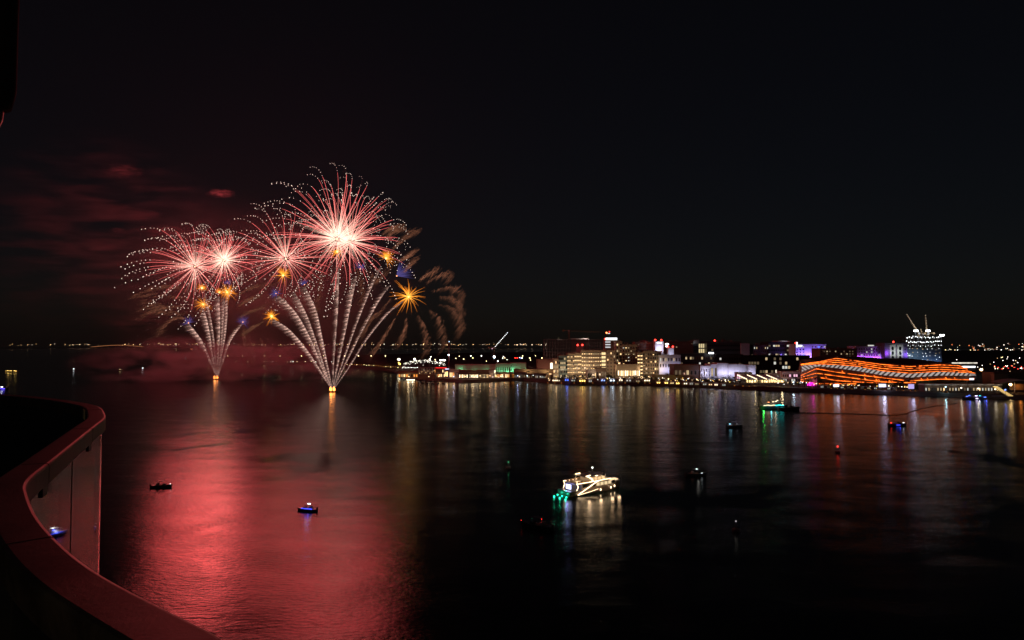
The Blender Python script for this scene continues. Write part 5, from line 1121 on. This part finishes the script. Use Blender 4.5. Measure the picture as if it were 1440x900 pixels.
# parked cars with red tail lamps past the arena
def car_mesh():
    b = MB(); prof = [(-2.2, .35), (-2.25, .85), (-1.5, 1.0), (-1.0, 1.45), (.7, 1.45), (1.35, .98), (2.15, .85), (2.2, .35)]
    n_ = len(prof); i = len(b.v); b.v += [(x, -.9, z) for x, z in prof] + [(x, .9, z) for x, z in prof]
    b.f.append(tuple(i + k for k in range(n_))); b.f.append(tuple(i + n_ + k for k in reversed(range(n_)))); b.m += [0, 0]
    for k in range(n_): k2 = (k + 1) % n_; b.f.append((i + k, i + n_ + k, i + n_ + k2, i + k2)); b.m.append(0)
    return b
car_paint = surf('car_paint', (.35, .35, .37), .3, .4, .05)
def car(p, rz, label):
    t = thing('parked_car', label, 'car', p, rz, 'cars with glowing tail lamps past the arena'); car_mesh().obj('body', car_paint, t)
    for x in (-1.35, 1.35):
        for y in (-.92, .92):
            b = MB(); b.tube([(x, y - .1, .33), (x, y + .1, .33)], .33, 10); b.obj('wheel', BLACKM, t)
    for y in (-.6, .6):
        b = MB(); b.ball((-2.28, y, .8), .42, nu=6, nv=4); b.obj('tail_lamp', glow('tail_red', (1, .04, .03), 6), t)
for i in range(10):
    px = 1398 + i * 4.6; py = 512.5 + (i * 7 % 5) * 1.1; p = level(px, py + 2.5, LZ); car(p, math.pi / 2 + .2 * (i % 3 - 1), 'car with red tail lamps on the road past the arena')

# ---- trees along the waterfront
LEAF = surf('dark_foliage', (.055, .075, .03), .8, 0, .4, 1.5); BARK = surf('bark', (.10, .075, .055), .9)
def tree_proto(seed, hgt, rad, label):
    rr = random.Random(seed); t = thing('tree', label, 'tree', (0, 0, 0), 0, 'trees along the promenade')
    b = MB(); b.tube([(0, 0, -.3), (.1, 0, hgt * .3), (.05, .1, hgt * .6)], [.22, .17, .09], 7)
    for k in range(5):
        a = k * 1.26 + rr.random(); b.tube([(0.08, 0, hgt * (.32 + .05 * k)), (math.cos(a) * rad * .55, math.sin(a) * rad * .55, hgt * (.55 + .07 * k))], [.1, .03], 5)
    b.obj('trunk', BARK, t); b = MB(); cl = [(rr.gauss(0, .45) * rad, rr.gauss(0, .45) * rad, hgt * (.55 + .4 * rr.random())) for _ in range(9)]
    for i in range(330):
        c = cl[i % 9]; p = Vector((c[0] + rr.gauss(0, .28) * rad, c[1] + rr.gauss(0, .28) * rad, c[2] + rr.gauss(0, .1) * hgt)); u = Vector((rr.gauss(0, 1), rr.gauss(0, 1), rr.gauss(0, 1))).normalized(); v_ = u.cross(Vector((rr.gauss(0, 1), rr.gauss(0, 1), rr.gauss(0, 1)))).normalized(); s = rr.uniform(.18, .42)
        b.face([p - u * s, p + v_ * s * .6, p + u * s, p - v_ * s * .6])
    b.obj('crown', LEAF, t); return t
def palm_proto(seed, hgt, label):
    rr = random.Random(seed); t = thing('palm_tree', label, 'palm', (0, 0, 0), 0, 'palms along the promenade')
    b = MB(); b.tube([(0, 0, -.3), (.1, 0, hgt * .5), (.25, .05, hgt)], [.28, .2, .17], 7); b.obj('trunk', BARK, t); b = MB()
    for k in range(18):
        a = k * 2.4 + rr.random() * .4; el = rr.uniform(-.2, 1.0); L_ = rr.uniform(2.3, 3.0); prev = Vector((.25, .05, hgt)); side = Vector((-math.sin(a), math.cos(a), 0))
        for q in range(5):
            nx = prev + Vector((math.cos(a) * math.cos(el), math.sin(a) * math.cos(el), math.sin(el))) * L_ / 5; w0, w1 = .42 * (1 - q / 5.5), .42 * (1 - (q + 1) / 5.5)
            b.face([prev, nx, nx + side * w1 + Vector((0, 0, -.2)), prev + side * w0 + Vector((0, 0, -.2))]); b.face([prev, prev - side * w0 + Vector((0, 0, -.2)), nx - side * w1 + Vector((0, 0, -.2)), nx]); prev = nx; el -= .38
    b.obj('crown', LEAF, t); return t
T0 = tree_proto(1, 6.5, 2.6, 'dark rounded tree along the lit promenade'); T1 = tree_proto(2, 5.0, 2.9, 'dark spreading tree along the lit promenade'); P0 = palm_proto(3, 7.5, 'dark palm along the lit promenade')
protos = [(T0, None), (T1, None), (P0, None)]; used = set(); spots = []
for i in range(88):
    px = 660 + i * 7.3 + rnd.uniform(-2.5, 2.5)
    py = (533.0 if px < 770 else 536.5 + max(0, px - 900) * .030) + rnd.uniform(-.8, 1.6)
    if 1048 < px < 1106 and rnd.random() < .7: continue
    spots.append((px, py))
for i, (px, py) in enumerate(spots):
    src = (T0, T1, P0)[(i * 7 + i // 3) % 3]; p = level(px, py, LZ) + Vector((0, 4, 0)); p.z = LZ
    if src.name not in used: used.add(src.name); src.location = p
    else: dup(src, p, rnd.uniform(0, 6), scale=rnd.uniform(.75, 1.25))
for i in range(40):
    px = 480 + i * 2.4 if i < 30 else 556 + (i - 30) * 22; py = 516 + (px - 480) * .06 if i < 30 else 511.5
    p = level(px, py - 1.0, LZ); dup((T0, T1)[i % 2], p, rnd.uniform(0, 6), label='dark tree on the unlit land behind the pier restaurants', group='trees on the dark land', scale=rnd.uniform(1.0, 1.6))

# ================================================================== BOATS
HULLW = surf('white_gelcoat', (.42, .40, .38), .3, 0, .06, .5, .4); HULLD = surf('dark_hull', (.02, .022, .03), .3, 0, .2, .5, .4); TEAK = surf('teak', (.30, .19, .11), .6, 0, .2, 2); TINT = surf('tinted_glass', (.012, .013, .016), .08)
def hull(mb, L_, W, Hh, draft=.6, n=14, m=0, bow=.42, flare=.35):
    """lofted boat hull along +x, bow at +x; returns deck edge"""
    rows = []
    for i in range(n + 1):
        u = i / n; x = -L_ / 2 + L_ * u
        hw = W / 2 * (1 if u < 1 - bow else max(.02, 1 - ((u - (1 - bow)) / bow) ** 1.9)); hw *= .88 + .12 * min(1, u / .25)
        top = Hh * (1 + flare * max(0, u - .35) ** 1.5)
        rows.append([(x + (.25 * Hh if u > .9 else 0), -hw, top), (x, -hw * (.92 if u < .6 else .80), Hh * .35), (x, -hw * .62, -draft * .5), (x, 0, -draft), (x, hw * .62, -draft * .5), (x, hw * (.92 if u < .6 else .80), Hh * .35), (x + (.25 * Hh if u > .9 else 0), hw, top)])
    for i in range(n):
        a, c = rows[i], rows[i + 1]
        for j in range(6): mb.face([a[j], a[j + 1], c[j + 1], c[j]], m)
        mb.face([a[0], c[0], c[6], a[6]], m)
    mb.face(rows[0][::-1], m); return rows
CITY_LIGHT = 0.5
# --- the lit yacht
y0, y1 = level(795, 697), level(868, 684.5); ctr = (y0 + y1) / 2; hd = (y1 - y0); rz = math.atan2(hd.y, hd.x); YL_ = hd.length * 1.06
yt = thing('motor_yacht', 'three deck motor yacht outlined in warm white light strips with teal stern', 'yacht', ctr, rz); yt.scale = (1, 1, .74)
W = 6.4; h1 = 2.1
b = MB(); hull(b, YL_, W, h1, .9, 18, flare=.8); b.obj('hull', surf('taupe_hull', (.15, .125, .105), .3, 0, .1, .5, .4), yt, smooth=False)
def deck(x0, x1, hw0, hw1, z0, z1, name, mat, rake=0.0):
    b = MB(); P = [(x0, -hw0), (x1 - hw1 * .6, -hw1), (x1, -hw1 * .45), (x1, hw1 * .45), (x1 - hw1 * .6, hw1), (x0, hw0)]
    n_ = len(P); i = len(b.v); b.v += [(p[0], p[1], z0) for p in P] + [(p[0] - (rake if p[0] > (x0 + x1) / 2 else 0), p[1] * .96, z1) for p in P]
    b.f.append(tuple(i + k for k in reversed(range(n_)))); b.f.append(tuple(i + n_ + k for k in range(n_))); b.m += [0, 0]
    for k in range(n_): k2 = (k + 1) % n_; b.f.append((i + k, i + k2, i + n_ + k2, i + n_ + k)); b.m.append(0)
    return b.obj(name, mat, yt)
S_ = YL_ / 24.0
deck(-7 * S_, 7.5 * S_, 2.7, 2.3, h1 + .02, h1 + 2.5, 'main_cabin', surf('taupe_cabin', (.20, .165, .14), .35, 0, .1, .5, .3), .9)
deck(-9.5 * S_, 6.6 * S_, 3.05, 2.6, h1 + 2.52, h1 + 2.75, 'upper_deck', HULLW)
deck(-3.2 * S_, 4.4 * S_, 2.2, 1.9, h1 + 2.77, h1 + 4.4, 'bridge_cabin', HULLW, .9)
deck(-5.6 * S_, 4.0 * S_, 2.5, 2.0, h1 + 4.9, h1 + 5.1, 'hardtop', HULLW)
YS = glow('yacht_light_strip', (1.0, .70, .40), 5.0); YW = glow('yacht_window', (1, .76, .42), .9)
for i in range(5):     # saloon windows on both sides
    for s in (-1, 1):
        b = MB(); x = (-.5 + 1.75 * i) * S_; yy = s * (2.7 - .022 * (x + 7) + .03); b.box(x, x + 1.25 * S_, yy - .04, yy + .04, h1 + .75, h1 + 2.0); b.obj('window', YW if i < 4 else TINT, yt)
for s in (-1, 1):
    b = MB(); b.box(-6.4 * S_, -1.2 * S_, s * 2.74 - .04, s * 2.74 + .04, h1 + .8, h1 + 2.1); b.obj('tinted_window', TINT, yt)
    b = MB(); b.tube([(-9.4 * S_, s * 3.1, h1 + 2.85), (-2 * S_, s * 3.05, h1 + 2.9), (5.6 * S_, s * 2.72, h1 + 3.0)], .11, 5); b.obj('light_strip', YS, yt)
    b = MB(); b.tube([(-9.4 * S_, s * 3.02, h1 + .15), (-8.8 * S_, s * 3.08, h1 + 1.6), (-9.3 * S_, s * 3.08, h1 + 2.8)], .10, 5); b.obj('light_strip', YS, yt)
    b = MB(); b.tube([(-9.0 * S_, s * 3.15, .55), (-1.0 * S_, s * 3.12, h1 + 2.6), (0.6 * S_, s * 3.02, h1 + 2.95)], .13, 5); b.obj('light_strip', YS, yt)
    b = MB(); b.tube([(-9.0 * S_, s * 3.22, .5), (-4 * S_, s * 3.28, 1.1), (-.5 * S_, s * 3.28, 1.75)], .06, 5); b.obj('light_strip', YS, yt)
    b = MB(); b.tube([(-1.8 * S_, s * 2.3, h1 + 2.8), (-2.6 * S_, s * 2.35, h1 + 4.0), (-4.8 * S_, s * 2.35, h1 + 5.25), (-3.0 * S_, s * 2.35, h1 + 5.3)], .16, 6); b.obj('arch_strip', YS, yt)
    for x in (-5.2, 3.6):
        b = MB(); b.tube([(x * S_, s * 2.1, h1 + 2.76), (x * S_ + .3, s * 2.05, h1 + 4.89)], .10, 6); b.obj('hardtop_post', HULLW, yt)
    for i in range(4):
        b = MB(); x = (-8.4 + 1.5 * i) * S_; b.box(x, x + .7, s * 2.5 - .3, s * 2.5 + .3, h1 + 2.77, h1 + 3.5); b.obj('deck_seat', TEAK, yt)
    for x, z in ((.4, .9), (5.2, 1.0), (7.4, 1.2)):
        b = MB(); yy = s * (3.25 if x < 1 else (2.95 if x < 6 else 2.4)); b.box(x * S_, x * S_ + .35, yy - .06, yy + .06, z, z + .75); b.obj('hull_lamp', YS, yt)
    b = MB(); rp = [(7.6 * S_, s * 2.0, h1 + 1.0), (9.5 * S_, s * 1.5, h1 + 1.35), (11.4 * S_, s * .5, h1 + 1.7)]; b.tube(rp, .05, 5); b.obj('bow_rail', HULLW, yt)
for s in (-1, 1):
    for x in (-2.6, -1.0, .6, 2.2):
        b = MB(); b.box(x * S_, (x + 1.2) * S_, s * 2.16 - .05, s * 2.16 + .05, h1 + 3.1, h1 + 4.2); b.obj('bridge_window', glow('bridge_glow', (1, .62, .30), 1.1), yt)
b = MB(); b.box(8.2 * S_, 10.8 * S_, -.9, .9, h1 + 1.21, h1 + 1.75); b.obj('bow_lamp', glow('bow_glow', (1, .70, .40), 1.3), yt)
b = MB(); b.box(8.0 * S_, 11.0 * S_, -.8, .8, h1 + 1.02, h1 + 1.2); b.obj('bow_lounge', HULLW, yt)
b = MB(); b.tube([(0, 0, h1 + 5.1), (.2, 0, h1 + 7.4)], .09, 6, 0); b.ball((.2, 0, h1 + 7.6), .24, 1, nu=8, nv=6); b.obj('mast', [HULLW, G_WHITE], yt)
b = MB(); b.ball((-.9, 0, h1 + 5.7), .5, nu=10, nv=7); b.obj('radar_dome', HULLW, yt, smooth=True)
b = MB(); b.box(-12.6 * S_, -10.6 * S_, -2.6, 2.6, .15, .55); b.obj('swim_platform', TEAK, yt)
b = MB(); b.box(-10.2 * S_, -9.8 * S_, -1.0, 1.0, h1 + .4, h1 + 2.2); b.obj('stern_screen', glow('stern_blue_white', (.55, .6, 1), 3.0), yt)
for yq in (-2.0, 0, 2.0): b = MB(); b.ball((-12.7 * S_, yq, .12), .19, nu=7, nv=5); b.obj('underwater_lamp', glow('teal_underwater', (.02, .95, .62), 7), yt); shine(yt, (-13.6 * S_, yq * 1.3, .55), (.03, 1, .55), 110, .25)
shine(yt, (-11.2 * S_, 0, 2.2), (.05, .8, .9), 70, .3); shine(yt, (-10.8 * S_, 0, h1 + 2), (.35, .3, 1), 160, .3)
for x, z, pw_ in ((-6, 3.4, 150), (-2.6, 4.2, 150), (2, 4.6, 120), (5, 3.4, 120)): shine(yt, (x * S_, 0, h1 + z), (1, .64, .34), pw_ * 2.4, .4)
for x in (-6, -1, 4, 7): shine(yt, (x * S_, -5.0, 2.6), (1, .64, .36), 190, .5)

CITY_LIGHT = 0.14
def motorboat(px, py, Lm, ang, label, hullmat, top='tee', lamps=(), light=(), seat=True, name='motorboat', cat='boat'):
    p = level(px, py); t = thing(name, label, cat, p, ang); W = Lm * .30; hh = Lm * .115
    b = MB(); hull(b, Lm, W, hh, .4, 12, flare=.7); b.obj('hull', hullmat, t)
    b = MB(); b.box(-Lm * .30, Lm * .10, -W * .34, W * .34, hh + .003, hh + .12); b.obj('cockpit', TEAK, t)
    b = MB(); x = Lm * .10; b.prism([(x - .2, -W * .32), (x + Lm * .10, -W * .22), (x + Lm * .10, W * .22), (x - .2, W * .32)], hh + .005, hh + Lm * .075); b.obj('windscreen', TINT, t)
    if seat:
        for s in (-1, 1): b = MB(); b.box(-Lm * .22, -Lm * .14, s * W * .2 - .3, s * W * .2 + .3, hh + .13, hh + .75); b.obj('seat', HULLW, t)
    if top:
        zt_ = hh + Lm * .20; b = MB(); b.box(-Lm * .16, Lm * .13, -W * .36, W * .36, zt_, zt_ + .1); b.obj('hardtop', hullmat, t)
        for s in (-1, 1):
            for x in (-.12, .10): b = MB(); b.tube([(x * Lm, s * W * .3, hh), (x * Lm - .15, s * W * .3, zt_ - .002)], .05, 5); b.obj('post', POLE, t)
    b = MB(); b.box(-Lm * .55, -Lm * .5, -W * .15, W * .15, -.2, hh + .45); b.obj('outboard_motor', BLACKM, t)
    for (x, y, z, r, g) in lamps: b = MB(); b.box(x * Lm - r * 1.8, x * Lm + r * 1.8, y * W - r * .5, y * W + r * .5, z - r * .5, z + r * .5); b.obj('lamp', g, t)
    for (x, y, z, c_, pw_) in light: shine(t, (x * Lm, y * W, z), c_, pw_, .3)
    return t
GW2 = glow('boat_white', (.9, .95, 1), 6); GB2 = glow('boat_blue', (.06, .08, 1), 1.8); GC2 = glow('boat_cyan', (.3, .8, 1), 4)
motorboat(227, 685.5, 6.2, R(8), 'black motorboat silhouetted on the red water with a folded awning', HULLD, 'tee', ((.42, 0, 1.05, .07, GW2),), ((.5, -.3, 1.1, (1, .9, .8), 6),))
motorboat(432, 718.5, 5.6, R(168), 'blue lit motorboat on red water under one white roof lamp', HULLD, 'tee', ((-.10, .0, 1.95, .20, GW2), (0, .40, .70, .30, GB2), (-.22, .40, .68, .28, GB2), (.2, .36, .78, .2, GB2)), ((-.05, 0, 1.4, (.08, .12, 1), 170), (-.1, 1.2, 1.2, (.1, .15, 1), 60), (-.3, 2.2, 2.0, (.8, .8, 1), 50)))
motorboat(1033, 601, 9, R(10), 'small dark boat with one pale cyan lamp off the tent quay', HULLD, 'tee', ((-.35, -.3, 2.0, .24, GC2), (.12, -.3, 1.9, .08, GW2)), ((-.35, -.9, 1.8, (.3, .8, 1), 60),), name='small_boat')
motorboat(979, 669, 7.0, R(5), 'unlit boat with two white lamps beyond the lit yacht', HULLD, 'tee', ((.02, -.1, 2.3, .15, GW2), (.25, -.4, 1.0, .08, GW2)), ((.02, -.8, 2.3, (1, .95, .85), 60),), name='small_boat')
motorboat(1262, 599, 10, R(4), 'low boat with a red bow lamp and a blue hull glow', HULLD, 'tee', ((-.40, -.2, 1.8, .17, G_RED), (.32, -.2, 1.9, .19, GW2), (-.05, -.5, .7, .6, glow('hull_blue', (.05, .07, 1), .9))), ((-.05, -1.1, .8, (.08, .1, 1), 110),), name='small_boat')
motorboat(755, 743, 8.5, R(150), 'nearly black boat showing two small red lamps', HULLD, 'tee', ((.50, .1, 1.5, .045, G_RED), (-.10, -.3, 2.2, .05, G_RED), (.2, -.2, 2.1, .03, G_GREEN)), (), name='small_boat')
motorboat(741, 533.8, 16, R(5), 'dark moored boat with cold white cabin lamps by the cafes', HULLD, 'tee', ((-.12, -.4, 3.0, .7, GC2), (.08, -.4, 3.2, .6, GW2)), ((0, -1.2, 2.5, (.6, .85, 1), 500),), name='moored_boat')
motorboat(1110, 576.5, 15, R(8), 'dark hulled dinner boat with a black raised bow behind the green lit one', HULLD, None, (), (), False, name='moored_boat')
gb = motorboat(1089, 575.5, 19, R(6), 'party boat glowing green at the stern and teal amidships', HULLD, 'tee', tuple((-.42 + .11 * i, -.42, 2.9 + .2 * (i % 2), .55, (glow('party_cream', (1, .95, .6), 1.5), G_TEAL)[i > 3]) for i in range(7)) + ((-.05, 0, 5.2, .35, G_HOT), (.06, 0, 5.4, .35, G_HOT), (-.22, 0, 4.9, .3, G_ORB), (.12, 0, 6.2, .3, G_HOT)),
          ((-.5, -.6, 1.0, (.05, 1, .1), 1500), (-.25, -.9, 1.5, (.1, .8, .9), 800), (.05, -.7, 2.0, (.05, .8, .8), 900), (-.1, -1.0, 3.5, (1, .7, .5), 500)), name='party_boat')
for (px, py, L_, lab, g, c_, pw_) in ((17, 523.5, 20, 'wooden boat strung with golden lamps far out on the dark bay', G_YEL, (1, .6, .15), 500), (170, 521.5, 10, 'small far boat with a dim yellow cabin lamp', G_SOFT, (1, .7, .3), 120)):
    motorboat(px, py, L_, R(3), lab, WOODM, 'tee', tuple((-.4 + .13 * i, -.4, 2.2 + .5 * (i % 2), .45, g) for i in range(7)) if L_ > 12 else ((-.1, -.4, 2.6, .8, g), (.2, -.4, 1.7, .3, g)), ((0, -1.5, 2, c_, pw_),), name='far_boat')
for (px, py, lab) in ((104, 520.6, 'far low boat showing one pale white streak'), (201, 519.3, 'far boat with a single cold lamp near the far barge'), (262, 504.5, 'farthest boat with a cool mast lamp beyond the far barge')): motorboat(px, py, 8, R(5), lab, HULLD, 'tee', ((0, -.4, 2.4, .55, GW2),), (), name='far_boat')
motorboat(269, 491.5, 26, R(5), 'orange lit vessel low on the horizon behind the far barge', HULLD, 'tee', ((0, -.4, 6.0, 1.6, G_ORB), (.25, -.4, 5, 1.0, G_ORB)), (), name='far_boat')
motorboat(2, 548.0, 13, R(4), 'violet blue lit boat cut by the picture edge above the railing', HULLD, 'tee', ((.1, -.4, 2.9, .5, GW2), (-.1, -.45, 1.2, .9, glow('violet_boat', (.12, .08, 1), 2.5)), (.2, -.45, 1.0, .8, glow('violet_boat', (.12, .08, 1), 2.5))), ((0, -1, 1.5, (.1, .1, 1), 300),), name='small_boat')
bb = motorboat(1369, 561.5, 17, R(4), 'blue outlined charter boat moored before the pier hall', HULLD, 'tee', ((-.42, -.4, 2.6, .45, G_BLUE), (-.30, -.4, 3.4, .4, G_BLUE), (.05, -.4, 3.0, .5, glow('violet_white', (.75, .6, 1), 4)), (.06, -.5, .9, .5, glow('violet_white', (.75, .6, 1), 4)), (.24, -.4, 3.1, .35, G_TEAL), (.52, -.3, 1.8, .5, G_BLUE)),
          ((-.35, -.7, 2.8, (.08, .12, 1), 900), (.1, -.9, 1.6, (.7, .6, 1), 500), (.5, -.7, 1.5, (.08, .12, 1), 700)), name='charter_boat')
for i, (px, py) in enumerate(((595, 538.5), (602, 539.2), (609, 539.6), (616, 539.8), (623, 539.4))): motorboat(px, py, 10, R(75 + 9 * i), 'dark unlit boat moored bow out before the pergola house', HULLD, 'tee', (), (), name='moored_boat')['group'] = 'dark boats moored at the pergola house'
pt = thing('lit_pontoon', 'floating pontoon edged by one long warm white lamp', 'pontoon', level(578, 535.6)); k = pt.location.y / F
b = MB(); b.box(-6.5 * k, 6.5 * k, -3, 3, -.3, .7); b.obj('deck', WOOD, pt); b = MB(); b.box(-5.6 * k, 5.6 * k, -3.15, -3.01, .9, 1.9); b.obj('light_strip', glow('pontoon_strip', (1, .82, .5), 4.5), pt)
for x in (-5.6, 0, 5.6): b = MB(); b.tube([(x * k, -2.9, .5), (x * k, -2.9, 2.2)], .12, 5); b.obj('post', POLE, pt)
shine(pt, (-3 * k, -4.5, 1.8), (1, .78, .48), 1500, .6); shine(pt, (3 * k, -4.5, 1.8), (1, .78, .48), 1500, .6)
pier = thing('timber_pier', 'dark timber pier reaching out below the rosy hall', 'pier', level(772, 539)); k = pier.location.y / F
b = MB(); b.box(-34 * k, 6 * k, -2, 2.5, 1.2, 1.6); b.obj('pier_deck', WOOD, pier)
for i in range(11): b = MB(); x = (-33 + 3.7 * i) * k; b.tube([(x, -1.6, -1), (x, -1.6, 2.4)], .22, 6); b.obj('post', WOOD, pier)
# buoys and the floating boom
for (px, py, g, lab, rr_) in ((1178, 636, G_RED, 'navigation buoy with a red lamp on the open dark water', .24), (715, 659, G_GREEN, 'navigation buoy with a faint green lamp near the yacht', .16), (1035, 747, glow('buoy_white', (1, .95, .8), 3), 'navigation buoy with a faint pale lamp on the blackest water', .12)):
    p = level(px, py); t = thing('buoy', lab, 'buoy', p); s = p.y / 280
    b = MB(); b.tube([(0, 0, -.4), (0, 0, .1), (0, 0, .5), (0, 0, .7)], [.7, .95, .95, .5], 12); b.obj('float', surf('buoy_paint', (.12, .03, .03), .6), t, smooth=False)
    b = MB()
    for a in range(4): b.tube([(math.cos(a * 1.57) * .45, math.sin(a * 1.57) * .45, .7), (math.cos(a * 1.57) * .12, math.sin(a * 1.57) * .12, 2.2)], .05, 5)
    b.obj('tower_frame', POLE, t); b = MB(); b.ball((0, 0, 2.4), rr_, nu=7, nv=5); b.obj('lamp', g, t)
    if g is G_RED: shine(t, (0, -.5, 2.6), (1, .05, .04), 60, .2)
bpts = [level(*q) for q in ((1096, 581), (1112, 580.5), (1160, 581.2), (1210, 582.4), (1263, 583.6), (1285, 577.5), (1305, 573), (1326, 569.5), (1346, 567.5))]
bo = thing('floating_boom', 'thin floating boom line bent like a tick before the arena', 'boom', bpts[0]); P = catmull(bpts, 4)
b = MB(); b.tube([p - bpts[0] + Vector((0, 0, .12)) for p in P], .18, 6); b.obj('boom_tube', surf('boom_rubber', (.10, .07, .06), .4), bo)
for i in range(0, len(P), 3): b = MB(); q = P[i] - bpts[0]; b.ball((q.x, q.y, .35), .42, nu=8, nv=6); b.obj('boom_float', surf('boom_float', (.3, .2, .15), .5), bo)

# ---- night air
b = MB(); b.box(-15500, 15500, -250, 14500, -1.0, 520)
m, nt, out = nodes_of('night_air'); v = nt.nodes.new('ShaderNodeVolumePrincipled')
v.inputs['Density'].default_value = HAZE_DENSITY; v.inputs['Color'].default_value = (.92, .9, .9, 1); v.inputs['Anisotropy'].default_value = 0.0
nt.links.new(v.outputs[0], out.inputs['Volume']); m.cycles.homogeneous_volume = True
tag(b.obj('haze', m), 'thin humid night air over the bay', None, kind='stuff')
